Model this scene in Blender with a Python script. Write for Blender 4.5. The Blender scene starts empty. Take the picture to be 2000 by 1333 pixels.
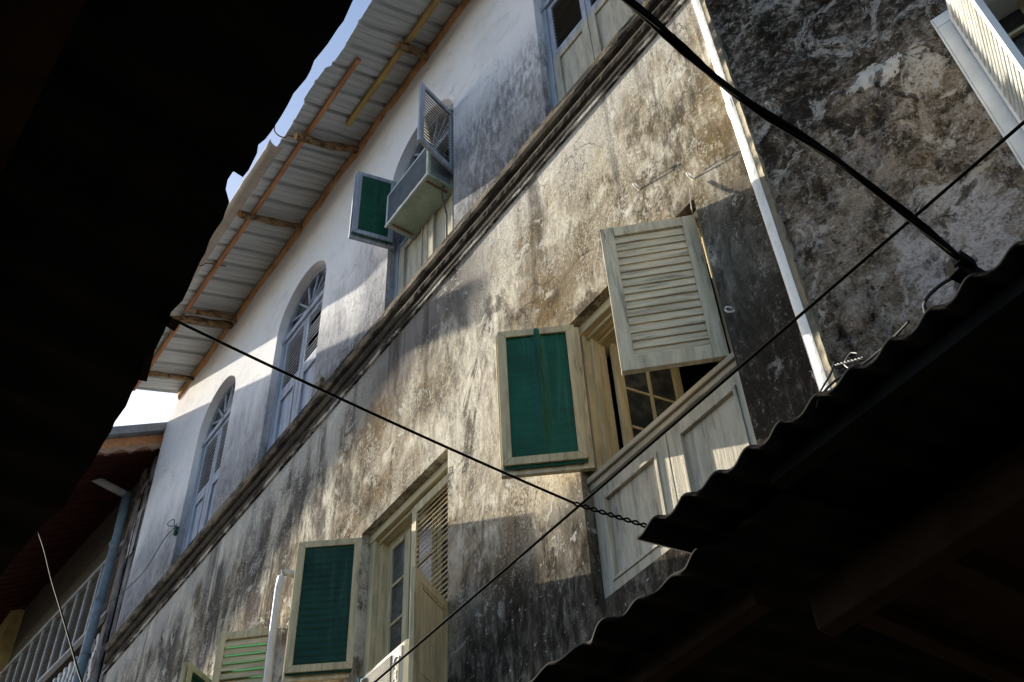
import bpy, bmesh, math, random
from mathutils import Vector, Matrix, noise as mnoise
random.seed(7)
S = bpy.context.scene
C = bpy.context.collection
R = math.radians

# ---------------------------------------------------------------- camera
cam_d = bpy.data.cameras.new('camera')
cam = bpy.data.objects.new('camera', cam_d)
C.objects.link(cam)
right = Vector((0.58029716, 0.81344291, -0.03957075))
down = Vector((-0.60645024, 0.39918008, -0.68765789))
fwd = Vector((-0.54357458, 0.42304361, 0.72495571))
m = Matrix.Identity(4)
for i in range(3):
    m[i][0] = right[i]; m[i][1] = -down[i]; m[i][2] = -fwd[i]
m[0][3], m[1][3], m[2][3] = 0, -3.4, 1.6
cam.matrix_world = m
cam_d.sensor_width = 36
cam_d.lens = 40.09
cam_d.clip_start = 0.02
cam_d.clip_end = 2000
S.camera = cam

# ---------------------------------------------------------------- sky and sun
sun_to = Vector((-6.59, -1.0, 3.15)).normalized()
w = bpy.data.worlds.new('World'); S.world = w; w.use_nodes = True
nt = w.node_tree
sky = nt.nodes.new('ShaderNodeTexSky'); sky.sky_type = 'NISHITA'; sky.sun_disc = False
sky.sun_elevation = math.asin(sun_to.z)
sky.sun_rotation = math.atan2(sun_to.x, sun_to.y)
sky.air_density = 1.0; sky.dust_density = 1.6; sky.ozone_density = 1.5
bg = nt.nodes['Background']; bg.inputs[1].default_value = 0.068
nt.links.new(sky.outputs[0], bg.inputs[0])
sl = bpy.data.lights.new('sun', 'SUN'); sl.energy = 5.0; sl.angle = R(0.5); sl.color = (1, 0.91, 0.74)
so = bpy.data.objects.new('sun', sl); C.objects.link(so)
so.rotation_euler = (-sun_to).to_track_quat('-Z', 'Y').to_euler()
so.location = (-30, -10, 30)
S.view_settings.view_transform = 'Standard'; S.view_settings.look = 'None'
S.view_settings.exposure = 1.88; S.view_settings.gamma = 1
S.cycles.max_bounces = 8

# ---------------------------------------------------------------- helpers
class MB:
    def __init__(s): s.v = []; s.f = []
    def add(s, vs, fs):
        o = len(s.v); s.v += [Vector(v) for v in vs]; s.f += [tuple(i + o for i in f) for f in fs]; return s
    def box(s, x0, x1, y0, y1, z0, z1):
        return s.add([(x0,y0,z0),(x1,y0,z0),(x1,y1,z0),(x0,y1,z0),(x0,y0,z1),(x1,y0,z1),(x1,y1,z1),(x0,y1,z1)],
                     [(0,3,2,1),(4,5,6,7),(0,1,5,4),(1,2,6,5),(2,3,7,6),(3,0,4,7)])
    def obox(s, c, ax, ay, az):      # centre and three half-axis vectors
        c = Vector(c); ax, ay, az = Vector(ax), Vector(ay), Vector(az)
        vs = [c + sx*ax + sy*ay + sz*az for sz in (-1,1) for sx, sy in ((-1,-1),(1,-1),(1,1),(-1,1))]
        return s.add(vs, [(0,3,2,1),(4,5,6,7),(0,1,5,4),(1,2,6,5),(2,3,7,6),(3,0,4,7)])
    def bar(s, a, b, wd, ht, up=(0,0,1)):
        a, b = Vector(a), Vector(b); d = (b-a); sd = d.cross(Vector(up)).normalized(); u = sd.cross(d).normalized()
        return s.obox((a+b)/2, d/2, sd*wd/2, u*ht/2)
    def tube(s, pts, r, n=10, caps=True):
        pts = [Vector(p) for p in pts]; rings = []
        up = Vector((0.13, 0.21, 0.97))
        rr = r if isinstance(r, (list, tuple)) else [r]*len(pts)
        for i, p in enumerate(pts):
            d = (pts[min(i+1, len(pts)-1)] - pts[max(i-1, 0)]).normalized()
            if abs(d.dot(up)) > .98: up = Vector((1, 0.1, 0))
            a = d.cross(up).normalized(); b = d.cross(a).normalized()
            rings.append([p + (a*math.cos(2*math.pi*k/n) + b*math.sin(2*math.pi*k/n))*rr[i] for k in range(n)])
        vs = [v for g in rings for v in g]; fs = []
        for i in range(len(pts)-1):
            for k in range(n):
                fs.append((i*n+k, i*n+(k+1) % n, (i+1)*n+(k+1) % n, (i+1)*n+k))
        if caps: fs.append(tuple(range(n-1, -1, -1))); fs.append(tuple((len(pts)-1)*n+k for k in range(n)))
        return s.add(vs, fs)
    def extr_x(s, prof, x0, x1):     # prof: list of (y,z), open or closed polygon along x
        n = len(prof)
        vs = [(x0, y, z) for y, z in prof] + [(x1, y, z) for y, z in prof]
        fs = [(i, (i+1) % n, n+(i+1) % n, n+i) for i in range(n)] + [tuple(range(n-1, -1, -1)), tuple(range(n, 2*n))]
        return s.add(vs, fs)
    def build(s, name, mat, parent=None, smooth=False, bevel=0, loc=None, rotz=0):
        me = bpy.data.meshes.new(name); me.from_pydata([tuple(v) for v in s.v], [], s.f); me.update()
        bm = bmesh.new(); bm.from_mesh(me); bmesh.ops.recalc_face_normals(bm, faces=bm.faces); bm.to_mesh(me); bm.free()
        if mat: me.materials.append(mat)
        o = bpy.data.objects.new(name, me); C.objects.link(o)
        if parent: o.parent = parent
        if loc: o.location = loc
        o.rotation_euler = (0, 0, rotz)
        if smooth:
            for p in me.polygons: p.use_smooth = True
        if bevel:
            b = o.modifiers.new('bevel', 'BEVEL'); b.width = bevel; b.segments = 2; b.limit_method = 'ANGLE'
        return o
def thing(name, label, cat, loc=(0,0,0), group=None):
    o = bpy.data.objects.new(name, None); C.objects.link(o); o.location = loc
    o.empty_display_size = .2
    o['label'] = label; o['category'] = cat
    if group: o['group'] = group
    return o
def tag(o, label, cat, group=None):
    o['label'] = label; o['category'] = cat
    if group: o['group'] = group
    return o
def struct(o): o['kind'] = 'structure'; return o

# ---------------------------------------------------------------- material helpers
class NM:
    def __init__(s, name, rough=.8, spec=.3):
        s.m = bpy.data.materials.new(name); s.m.use_nodes = True; s.t = s.m.node_tree
        s.b = s.t.nodes['Principled BSDF']; s.b.inputs['Roughness'].default_value = rough
        s.b.inputs['Specular IOR Level'].default_value = spec
        s.tc = s.t.nodes.new('ShaderNodeTexCoord').outputs['Object']
    def n(s, k): return s.t.nodes.new(k)
    def l(s, a, b): s.t.links.new(a, b)
    def sock(s, x, inp):
        if isinstance(x, (int, float)): inp.default_value = x
        elif isinstance(x, tuple): inp.default_value = x if len(x) == 4 else x + (1,)
        else: s.l(x, inp)
    def noise(s, sc=(1,1,1), scale=1, detail=6, rough=.6, dist=0, off=(0,0,0), ridged=False):
        mp = s.n('ShaderNodeMapping'); mp.inputs['Scale'].default_value = sc; mp.inputs['Location'].default_value = off
        s.l(s.tc, mp.inputs[0]); t = s.n('ShaderNodeTexNoise'); s.l(mp.outputs[0], t.inputs['Vector'])
        if ridged: t.noise_type = 'RIDGED_MULTIFRACTAL'
        t.inputs['Scale'].default_value = scale; t.inputs['Detail'].default_value = detail
        t.inputs['Roughness'].default_value = rough; t.inputs['Distortion'].default_value = dist
        return t.outputs[0]
    def ramp(s, x, a, b, lo=0., hi=1., smooth=True):
        r = s.n('ShaderNodeMapRange'); r.interpolation_type = 'SMOOTHSTEP' if smooth else 'LINEAR'
        s.sock(x, r.inputs[0])
        if a > b: a, b, lo, hi = b, a, hi, lo
        r.inputs[1].default_value = a; r.inputs[2].default_value = b
        r.inputs[3].default_value = lo; r.inputs[4].default_value = hi
        return r.outputs[0]
    def math(s, op, a, b=0., c=0.):
        q = s.n('ShaderNodeMath'); q.operation = op; s.sock(a, q.inputs[0]); s.sock(b, q.inputs[1]); s.sock(c, q.inputs[2])
        return q.outputs[0]
    def mul(s, a, b): return s.math('MULTIPLY', a, b)
    def addn(s, a, b): return s.math('ADD', a, b)
    def mix(s, f, a, b):
        q = s.n('ShaderNodeMix'); q.data_type = 'RGBA'; q.clamp_factor = True
        s.sock(f, q.inputs[0]); s.sock(a, q.inputs[6]); s.sock(b, q.inputs[7]); return q.outputs[2]
    def xyz(s):
        q = s.n('ShaderNodeSeparateXYZ'); s.l(s.tc, q.inputs[0]); return q.outputs
    def col(s, c): s.sock(c, s.b.inputs['Base Color'])
    def bump(s, h, strength=.5, dist=.01):
        q = s.n('ShaderNodeBump'); q.inputs['Strength'].default_value = strength; q.inputs['Distance'].default_value = dist
        s.l(h, q.inputs['Height']); s.l(q.outputs[0], s.b.inputs['Normal'])

def wood(name, base, worn=(.16,.15,.13), amount=.5, scale=1., rough=.75, gz=True, bump=.004):
    k = NM(name, rough)
    st = (48, 48, 2.2) if gz else (2.2, 48, 48)
    st2 = (17, 17, 2.4) if gz else (2.4, 17, 17)
    g = k.noise(tuple(v*scale for v in st), 1, 8, .68, .5)
    g2 = k.noise(st2, 1, 7, .68, .3, (3,1,2))
    line = k.ramp(k.noise(tuple(v*.55 for v in st), 1, 3, .5, 1.2, (1,9,4)), .60, .66)
    chips = k.mul(k.ramp(k.addn(k.mul(g, .5), k.mul(g2, .5)), .595 - amount*.045, .605 - amount*.03), k.ramp(k.noise((1,1,1), 3.5, 5, .6, .3, (6,2,8)), .42, .60, .15, 1))
    base2 = tuple(v*.72 for v in base)
    b = k.mix(k.ramp(g2, .35, .62), base, base2)
    b = k.mix(k.mul(line, .45), b, tuple(v*.4 for v in base))
    k.col(k.mix(k.mul(chips, amount*.85), b, worn))
    k.bump(k.addn(g, k.mul(chips, -.6)), .8, bump)
    return k.m
def plain(name, c, rough=.6, spec=.3, var=.15, metal=0, bump=0, sc=6):
    k = NM(name, rough, spec); k.b.inputs['Metallic'].default_value = metal
    n = k.noise((1,1,1), sc, 6, .65)
    d = tuple(v*(1-var*2.2) for v in c)
    k.col(k.mix(k.ramp(n, .35, .7), c, d))
    if bump: k.bump(k.noise((1,1,1), sc*8, 5, .6), .6, bump)
    return k.m

# main wall: lime wash, streaked and mouldy
def wall_material():
    k = NM('stained_limewash', .95, .0)
    x, y, z = k.xyz()
    sv = k.noise((1.5, 1.5, .42), 1, 9, .66, .5)
    sv2 = k.noise((3.6, 3.6, .8), 1, 8, .68, .4, (7,3,1))
    sf = k.noise((17, 17, 5), 1, 8, .72, .3, (2,5,8))
    bl = k.noise((1, 1, .8), 1.15, 7, .62, .4, (4.3, 0, 1.7))
    bl2 = k.noise((1, 1, .75), 3.1, 8, .7, .5, (1.3, 2, 5.7))
    gr = k.noise((1, 1, .7), 55, 6, .75)
    # ---- upper storey
    du = k.addn(k.ramp(z, 11.75, 9.6, 0, 1, False), k.mul(k.addn(sv, -.5), 1.3))
    du = k.ramp(du, .25, .95)
    up = k.mix(du, (.80, .79, .81), (.36, .365, .40))
    hv = k.mul(k.ramp(x, -5.6, -4.6), k.ramp(k.addn(z, k.mul(k.addn(sv, -.5), 1.5)), 11.3, 10.4))
    up = k.mix(k.mul(k.mul(hv, k.ramp(sf, .36, .60)), .75), up, (.13, .13, .14))
    up = k.mix(k.mul(k.ramp(sf, .42, .62), k.mul(du, .66)), up, (.16, .16, .165))
    ft = k.mul(k.ramp(k.addn(z, k.mul(k.addn(sv2, -.5), 1.3)), 9.9, 9.45), .7)
    up = k.mix(k.mul(ft, k.ramp(sf, .38, .56)), up, (.09, .085, .08))
    up = k.mix(k.mul(k.ramp(sv2, .56, .72), k.mul(du, .6)), up, (.09, .085, .085))
    fl = k.ramp(k.addn(k.mul(sf, .5), k.mul(bl2, .5)), .52, .6)
    up = k.mix(k.mul(fl, k.ramp(z, 10.4, 9.5, 0, .5)), up, (.62, .6, .56))
    # ---- lower storey
    brown = k.ramp(k.addn(k.mul(bl, .65), k.mul(bl2, .45)), .44, .66)
    lo = k.mix(brown, (.66, .62, .53), (.17, .125, .07))
    soot = k.noise((1, 1, .55), 1.7, 9, .74, .7, (11, 3, 6))
    lo = k.mix(k.mul(k.ramp(soot, .535, .60), .80), lo, (.060, .048, .038))
    crm = k.noise((1, 1, .6), 1.9, 9, .72, .6, (3, 13, 2))
    lo = k.mix(k.mul(k.ramp(crm, .56, .62), .70), lo, (.66, .62, .53))
    yel = k.mul(k.ramp(x, -4.6, -2.6), k.ramp(k.addn(k.mul(bl2, .7), k.mul(sf, .3)), .38, .62))
    lo = k.mix(k.mul(yel, .75), lo, (.165, .12, .05))
    dk = k.mul(k.ramp(sf, .40, .64), k.ramp(sv, .36, .62))
    lf = k.mul(k.ramp(x, -6.0, -7.5), k.ramp(k.noise((2.6, 2.6, .55), 1, 8, .68, .5, (6,1,3)), .44, .56))
    lo = k.mix(k.mul(lf, .85), lo, (.065, .06, .062))
    lo = k.mix(k.mul(dk, .85), lo, (.065, .056, .05))
    dk2 = k.ramp(sv2, .55, .70)
    lo = k.mix(k.mul(dk2, .6), lo, (.10, .09, .08))
    lo = k.mix(k.mul(k.ramp(k.addn(k.mul(bl2, .55), k.mul(gr, .45)), .53, .59), .55), lo, (.60, .575, .52))
    # pale run just below the cornice, dark run further along
    pale = k.mul(k.ramp(k.addn(z, k.mul(k.addn(sv2, -.5), 2.2)), 8.25, 8.75), .65)
    lo = k.mix(pale, lo, (.56, .54, .50))
    run = k.mul(k.ramp(x, -7.2, -6.0), k.ramp(x, -4.2, -5.1))
    run = k.mul(run, k.ramp(k.addn(z, k.mul(k.addn(sv2, -.5), 3.0)), 7.7, 8.5))
    lo = k.mix(k.mul(run, .75), lo, (.10, .09, .09))
    # near-black low down: mould, deepened to paint in the shade there
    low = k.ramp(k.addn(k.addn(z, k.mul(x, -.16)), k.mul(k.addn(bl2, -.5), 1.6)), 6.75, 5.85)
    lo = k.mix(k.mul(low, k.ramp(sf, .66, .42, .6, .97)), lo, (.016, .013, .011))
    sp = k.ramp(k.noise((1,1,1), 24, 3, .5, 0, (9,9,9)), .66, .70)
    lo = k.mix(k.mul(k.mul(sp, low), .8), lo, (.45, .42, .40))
    mid = k.mul(k.ramp(x, -2.9, -2.5), k.ramp(k.addn(z, k.mul(k.addn(bl2, -.5), 1.2)), 7.3, 6.6))  # shutter's shadow right of the large window, painted into the colour
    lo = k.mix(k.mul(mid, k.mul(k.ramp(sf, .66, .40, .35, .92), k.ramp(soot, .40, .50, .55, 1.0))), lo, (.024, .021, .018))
    spk = k.addn(k.mul(gr, .6), k.mul(sf, .4))
    up = k.mix(k.mul(k.mul(k.ramp(spk, .50, .40), du), .45), up, (.16, .155, .15))
    dots = k.ramp(k.noise((1,1,.8), 2.0, 5, .6, .4, (5,6,7)), .40, .60)
    lo = k.mix(k.mul(k.mul(k.ramp(spk, .50, .40), dots), .70), lo, (.08, .062, .045))
    lo = k.mix(k.mul(k.ramp(spk, .55, .64), .30), lo, (.64, .61, .53))
    # runs of black mould starting at the ledge, hairline cracks, worn-through flakes
    rn = k.noise((3.4, 3.4, .20), 1, 8, .70, .35, (4,4,4))
    rn2 = k.mul(k.mul(k.ramp(rn, .51, .62), k.ramp(sf, .30, .55, .35, 1)), k.ramp(k.addn(z, k.mul(k.addn(sv2, -.5), 2.4)), 7.0, 8.8))
    lo = k.mix(k.mul(rn2, .75), lo, (.055, .047, .042))
    fk = k.ramp(k.addn(k.mul(k.noise((1,1,.9), 5.0, 9, .72, .9, (8,2,2)), .75), k.mul(gr, .25)), .555, .565)
    fkm = k.mul(fk, k.ramp(k.noise((1,1,1), .9, 3, .5, 0, (2,2,9)), .44, .56))
    lo = k.mix(k.mul(fkm, .65), lo, (.57, .55, .50))
    vor = k.n('ShaderNodeTexVoronoi'); vor.feature = 'DISTANCE_TO_EDGE'; vor.inputs['Scale'].default_value = 1.1
    wmix = k.n('ShaderNodeVectorMath'); wmix.operation = 'ADD'; k.l(k.tc, wmix.inputs[0])
    wn_ = k.n('ShaderNodeTexNoise'); wn_.inputs['Scale'].default_value = 2.3; wn_.inputs['Detail'].default_value = 8; k.l(k.tc, wn_.inputs['Vector'])
    wsc = k.n('ShaderNodeVectorMath'); wsc.operation = 'SCALE'; wsc.inputs['Scale'].default_value = .9; k.l(wn_.outputs['Color'], wsc.inputs[0]); k.l(wsc.outputs[0], wmix.inputs[1])
    k.l(wmix.outputs[0], vor.inputs['Vector'])
    crack = k.mul(k.ramp(vor.outputs['Distance'], .006, .0015), k.ramp(k.noise((1,1,1), 1.0, 3, .5, 0, (7,7,1)), .50, .58))
    lo = k.mix(k.mul(crack, .7), lo, (.05, .04, .035)); up = k.mix(k.mul(crack, .45), up, (.22, .21, .2))
    trow = k.noise((1,1,1.2), 2.2, 6, .6, .8, (2,8,3))
    up = k.mix(k.mul(k.ramp(trow, .50, .66), .30), up, (.56, .55, .57))
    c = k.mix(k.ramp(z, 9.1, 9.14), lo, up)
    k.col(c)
    gr2 = k.noise((1,1,.8), 26, 7, .75, .3, (3,3,3))
    h = k.addn(k.addn(k.mul(gr, .5), k.addn(k.mul(gr2, .8), k.mul(sf, .6))), k.addn(k.mul(bl2, 1.5), k.addn(k.mul(brown, -.25), k.addn(k.mul(fkm, .35), k.mul(crack, -.5)))))
    # rougher low down, smoother where the paint is sound
    hq = k.mul(h, k.ramp(z, 11.6, 9.3, .35, 1))
    k.bump(hq, .8, .020)
    return k.m

def mould_material():
    k = NM('mouldy_peeling_plaster', .95, .0)
    x, y, z = k.xyz()
    a = k.noise((1,1,.8), 1.5, 9, .68, .8, (3,1,0))
    b = k.noise((1,1,.8), 4.2, 9, .72, .8, (0,2,5))
    f = k.noise((1,1,1), 20, 8, .75, .4)
    g = k.noise((1,1,1), 75, 5, .7)
    c = k.mix(k.ramp(a, .35, .62), (.07, .055, .042), (.22, .17, .12))
    c = k.mix(k.ramp(k.addn(k.mul(b, .6), k.mul(f, .4)), .47, .60), c, (.26, .235, .21))
    c = k.mix(k.mul(k.ramp(k.addn(k.mul(f, .6), k.mul(g, .4)), .54, .64), .6), c, (.46, .43, .39))
    c = k.mix(k.mul(k.ramp(k.addn(k.mul(f, .5), k.mul(g, .5)), .46, .40), .7), c, (.03, .025, .022))
    x = k.addn(x, -.5)
    vs = k.noise((7,7,2.6), 1, 8, .7, .6, (2,2,6))
    sp = k.addn(k.mul(f, .55), k.mul(g, .45))
    c = k.mix(k.mul(k.ramp(vs, .50, .60), .7), c, (.36, .30, .24))
    c = k.mix(k.mul(k.ramp(vs, .47, .38), .8), c, (.028, .023, .019))
    c = k.mix(k.mul(k.ramp(sp, .52, .60), .65), c, (.50, .46, .40))
    c = k.mix(k.mul(k.ramp(sp, .47, .41), .85), c, (.018, .015, .013))
    och = k.ramp(k.noise((1,1,1), 2.6, 6, .6, .4, (8,8,1)), .54, .66)
    c = k.mix(k.mul(och, .28), c, (.15, .105, .05))
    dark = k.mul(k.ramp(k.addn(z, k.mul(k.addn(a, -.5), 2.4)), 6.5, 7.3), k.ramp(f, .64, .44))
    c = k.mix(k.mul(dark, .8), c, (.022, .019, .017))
    # chalky patch low down, broken up by mould and relief
    dx = k.math('POWER', k.mul(k.addn(x, 1.30), 2.6), 2.0)
    dz = k.math('POWER', k.mul(k.addn(z, -5.42), 2.0), 2.0)
    pd = k.addn(k.addn(dx, dz), k.mul(k.addn(k.addn(k.mul(b, .65), k.mul(f, .35)), -.5), 5.5))
    patch = k.ramp(pd, .62, .40)
    c = k.mix(k.mul(patch, k.ramp(sp, .42, .54, .35, .95)), c, (.52, .49, .49))
    fx = k.math('POWER', k.mul(k.addn(x, 1.30), 4.2), 2.0)
    fz = k.math('POWER', k.mul(k.addn(z, -6.80), 8.0), 2.0)
    fd = k.addn(k.addn(fx, fz), k.mul(k.addn(b, -.5), 4.6))
    flake = k.ramp(fd, .42, .37)
    c = k.mix(k.mul(flake, .9), c, (.68, .66, .62))
    big = k.noise((1,1,.8), 2.4, 9, .74, 1.0, (9,1,4))
    c = k.mix(k.mul(k.ramp(big, .54, .58), .80), c, (.024, .020, .018))
    big2 = k.noise((1,1,.8), 2.9, 9, .74, 1.0, (2,11,4))
    c = k.mix(k.mul(k.ramp(big2, .56, .60), k.ramp(sp, .42, .52, .25, .85)), c, (.50, .47, .43))
    few = k.ramp(k.noise((1,1,1), 4.2, 8, .74, .9, (1,7,3)), .60, .615)
    c = k.mix(k.mul(few, .8), c, (.52, .48, .42))
    k.col(c)
    h = k.addn(k.addn(k.mul(f, .8), k.mul(g, .35)), k.addn(k.mul(b, 1.0), k.addn(k.mul(few, .35), k.mul(flake, .4))))
    k.bump(h, 1.0, .04)
    return k.m

M = {}
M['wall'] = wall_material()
M['mould'] = mould_material()
def cornice_material():
    k = NM('grimy_cornice', .95, .1)
    a = k.noise((1, 2.5, 2.5), 3.2, 8, .72, .3); f = k.noise((1,1,1), 30, 6, .75)
    c = k.mix(k.ramp(a, .4, .65), (.022, .019, .017), (.085, .07, .052))
    c = k.mix(k.mul(k.ramp(f, .60, .68), .5), c, (.24, .20, .11))
    x, y, z = k.xyz()
    c = k.mix(k.mul(k.ramp(z, 8.99, 8.96), k.ramp(a, .45, .6)), c, (.42, .4, .37))
    c = k.mix(k.mul(k.ramp(z, 9.23, 9.27), k.ramp(a, .42, .62)), c, (.20, .165, .12))
    k.col(c); k.bump(k.addn(f, a), .8, .015); return k.m
M['cornice'] = cornice_material()
M['cream'] = wood('aged_cream_paint', (.56, .48, .30), (.17, .13, .08), .55)
M['creamh'] = wood('aged_cream_paint_horizontal', (.56, .48, .30), (.17, .13, .08), .55, gz=False)
M['grey_wood'] = wood('weathered_pale_wood', (.66, .57, .40), (.16, .15, .13), .75, 1.0, .8, True, .006)
M['grey_woodh'] = wood('weathered_pale_wood_horizontal', (.68, .58, .40), (.14, .13, .11), .9, 1.0, .8, False, .006)
M['door_wood'] = wood('weathered_door_boards', (.46, .42, .33), (.17, .16, .15), .8, 1.0, .85, True, .008)
M['door_woodh'] = wood('weathered_door_rail', (.42, .37, .28), (.12, .11, .09), .95, 1.0, .85, False, .008)
M['pale_wood'] = wood('pale_door_wood', (.50, .46, .36), (.25, .21, .15), .5)
M['blue_wood'] = wood('faded_blue_paint', (.40, .44, .53), (.20, .19, .20), .6)
M['blue_slat'] = wood('faded_blue_slats', (.56, .58, .63), (.14, .13, .12), .6, gz=False)
M['slat_pale'] = plain('pale_blue_slats', (.60, .64, .72), .6, .3, .12, sc=9)
M['dark_slat'] = wood('dark_slats', (.16, .15, .13), (.06, .05, .05), .6, gz=False)
def trim_mat():
    k = NM('dusty_white_trim', .8, .2); n1 = k.noise((9,9,2.5), 1, 8, .7, .4); n2 = k.noise((1,1,1), 26, 6, .7)
    c = k.mix(k.mul(k.ramp(n1, .50, .66), .55), (.82, .81, .78), (.50, .46, .38)); c = k.mix(k.mul(k.ramp(n2, .60, .70), .6), c, (.25, .22, .18))
    k.col(c); k.bump(k.addn(n1, n2), .6, .01); return k.m
M['trim_white'] = trim_mat()
M['white_wood'] = plain('fresh_white_paint', (.76, .76, .73), .55, .3, .10, bump=.001, sc=3)
def green_mat(name, c):
    k = NM(name, .6, .25); n1 = k.noise((1,1,1), 3, 7, .65, .3); n2 = k.noise((14,14,1.2), 1, 7, .7, .3); n3 = k.noise((1,1,1), 30, 5, .7)
    q_ = k.mix(k.ramp(n1, .35, .65), c, tuple(v*.62 for v in c))
    q_ = k.mix(k.mul(k.ramp(n2, .52, .68), .5), q_, tuple(v*1.25+.022 for v in c))
    q_ = k.mix(k.mul(k.ramp(n3, .58, .68), .35), q_, (.06, .07, .05))
    k.col(q_); k.bump(n3, .3, .002); return k.m
M['green'] = green_mat('green_plastic_sheet', (.004, .090, .052))
M['green_dark'] = green_mat('dark_green_mesh', (.002, .044, .027))
def translucent_green():
    k = NM('thin_green_film', .6, .3)
    k.col((.08, .34, .25)); tr = k.n('ShaderNodeBsdfTranslucent'); tr.inputs[0].default_value = (.42, .85, .62, 1)
    mx = k.n('ShaderNodeMixShader'); mx.inputs[0].default_value = .38
    out = k.t.nodes['Material Output']; k.l(k.b.outputs[0], mx.inputs[1]); k.l(tr.outputs[0], mx.inputs[2]); k.l(mx.outputs[0], out.inputs[0])
    return k.m
M['green_film'] = translucent_green()
def roof_material():
    k = NM('weathered_roof_sheet', .55, .4)
    st = k.noise((30, 1.2, 1), 1, 5, .6, .1); sp = k.noise((1,1,1), 9, 6, .7)
    c = k.mix(k.ramp(st, .35, .65), (.52, .55, .56), (.40, .42, .42))
    c = k.mix(k.mul(k.ramp(sp, .62, .74), .45), c, (.36, .31, .26))
    k.col(c); k.bump(st, .2, .003); return k.m
M['roof'] = roof_material()
M['timber'] = wood('red_brown_timber', (.55, .27, .13), (.14, .07, .04), .5, gz=False)
M['yellow_timber'] = wood('yellow_timber', (.48, .34, .12), (.16, .10, .04), .5, gz=False)
def pole_mat():
    k = NM('bark_pole', .9, .1); g = k.noise((5, 2, 5), 4, 7, .7, .5)
    k.col(k.mix(k.ramp(g, .42, .6), (.30, .20, .11), (.07, .045, .03))); k.bump(g, .9, .02); return k.m
M['pole'] = pole_mat()
M['cut'] = plain('cut_pole_end', (.55, .30, .12), .8)
M['mud'] = plain('orange_clay_plaster', (.66, .36, .17), .95, .1, .22, bump=.02, sc=4)
M['gutter'] = plain('beige_gutter', (.48, .41, .34), .5, .3, .12, sc=3)
M['rust'] = plain('rusty_hook', (.20, .09, .06), .9)
def glass_mat():
    k = NM('dusty_window_glass', .12, .5)
    n = k.noise((1,1,1), 6, 6, .7); k.col(k.mix(k.ramp(n, .4, .7), (.03, .035, .035), (.10, .10, .095)))
    k.b.inputs['Roughness'].default_value = .25; return k.m
M['glass'] = glass_mat()
def ac_mat():
    k = NM('pale_green_metal', .5, .4); n1 = k.noise((1,1,1), 4, 6, .65); n2 = k.noise((6,2,6), 2.5, 6, .7, .4)
    c = k.mix(k.ramp(n1, .35, .65), (.34, .44, .36), (.27, .34, .27)); c = k.mix(k.mul(k.ramp(n2, .56, .68), .6), c, (.20, .14, .07))
    k.col(c); return k.m
M['ac_green'] = ac_mat()
M['ac_grille'] = plain('dark_grey_grille', (.16, .19, .21), .6)
M['ac_blue'] = plain('pale_blue_trim', (.50, .60, .60), .5)
M['ac_white'] = plain('aged_white_plastic', (.66, .60, .42), .4, .4, .06)
M['ac_slot'] = plain('grey_brown_grille', (.24, .21, .16), .6)
M['rope'] = plain('blue_rope', (.03, .15, .24), .9)
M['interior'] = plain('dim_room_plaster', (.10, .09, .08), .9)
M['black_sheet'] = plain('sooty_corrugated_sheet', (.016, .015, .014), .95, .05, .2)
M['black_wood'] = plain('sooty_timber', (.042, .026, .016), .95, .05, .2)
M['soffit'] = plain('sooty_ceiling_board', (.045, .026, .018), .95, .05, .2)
M['cable'] = plain('black_cable', (.006, .006, .006), .95, .05)
M['cable_grey'] = plain('grey_cable', (.06, .06, .06), .7, .2)
M['wire'] = plain('twisted_pale_wire', (.45, .43, .40), .5, .4)
M['red_roof'] = plain('dark_red_sheet', (.045, .006, .005), .7, .2, .3)
M['tile'] = plain('pale_clay_tile_edge', (.40, .27, .20), .9, .1, .2, bump=.01)
M['flash'] = plain('grey_metal_flashing', (.25, .28, .32), .6, .4, .15)
M['plank'] = wood('grey_planks', (.10, .09, .075), (.10, .09, .08), .6, gz=False)
M['louvre_white'] = plain('off_white_louvre', (.40, .41, .42), .6, .3, .15)
M['white_fret'] = plain('white_fretwork', (.70, .69, .70), .7)
M['yellow_wall'] = plain('yellow_wall', (.50, .38, .16), .9)
M['pipe_blue'] = plain('blue_grey_downpipe', (.17, .23, .28), .55, .4, .2, sc=5)
M['pipe_grey'] = plain('grey_pvc', (.34, .35, .36), .6, .3, .15)
M['pipe_white'] = plain('chalky_white_pipe', (.62, .62, .60), .6, .3, .08)
def pil_mat():
    k = NM('blackened_pilaster', .95, .1); g = k.noise((5,5,1.1), 1.4, 8, .7, .4); f = k.noise((1,1,1), 22, 6, .7)
    c = k.mix(k.ramp(g, .42, .62), (.33, .30, .29), (.06, .05, .05)); c = k.mix(k.mul(k.ramp(f,.56,.66),.6), c, (.42,.38,.36))
    k.col(c); k.bump(k.addn(f,g), .8, .015); return k.m
M['pilaster'] = pil_mat()
def rusty_mat():
    k = NM('rust_edged_tin', .7, .3); g = k.noise((1,1,1), 7, 7, .7, .3)
    k.col(k.mix(k.ramp(g, .50, .62), (.42, .41, .42), (.20, .085, .045))); k.bump(g, .4, .01); return k.m
M['rusty_tin'] = rusty_mat()
M['ground'] = plain('dusty_paving', (.06, .055, .05), .95, .1, .2, bump=.02)
M['opp_wall'] = plain('dark_plaster', (.06, .05, .045), .95, .1, .2)

# ---------------------------------------------------------------- ground
g = MB(); g.add([(-400,-400,0),(400,-400,0),(400,400,0),(-400,400,0)], [(0,1,2,3)])
struct(g.build('ground', M['ground']))

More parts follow.
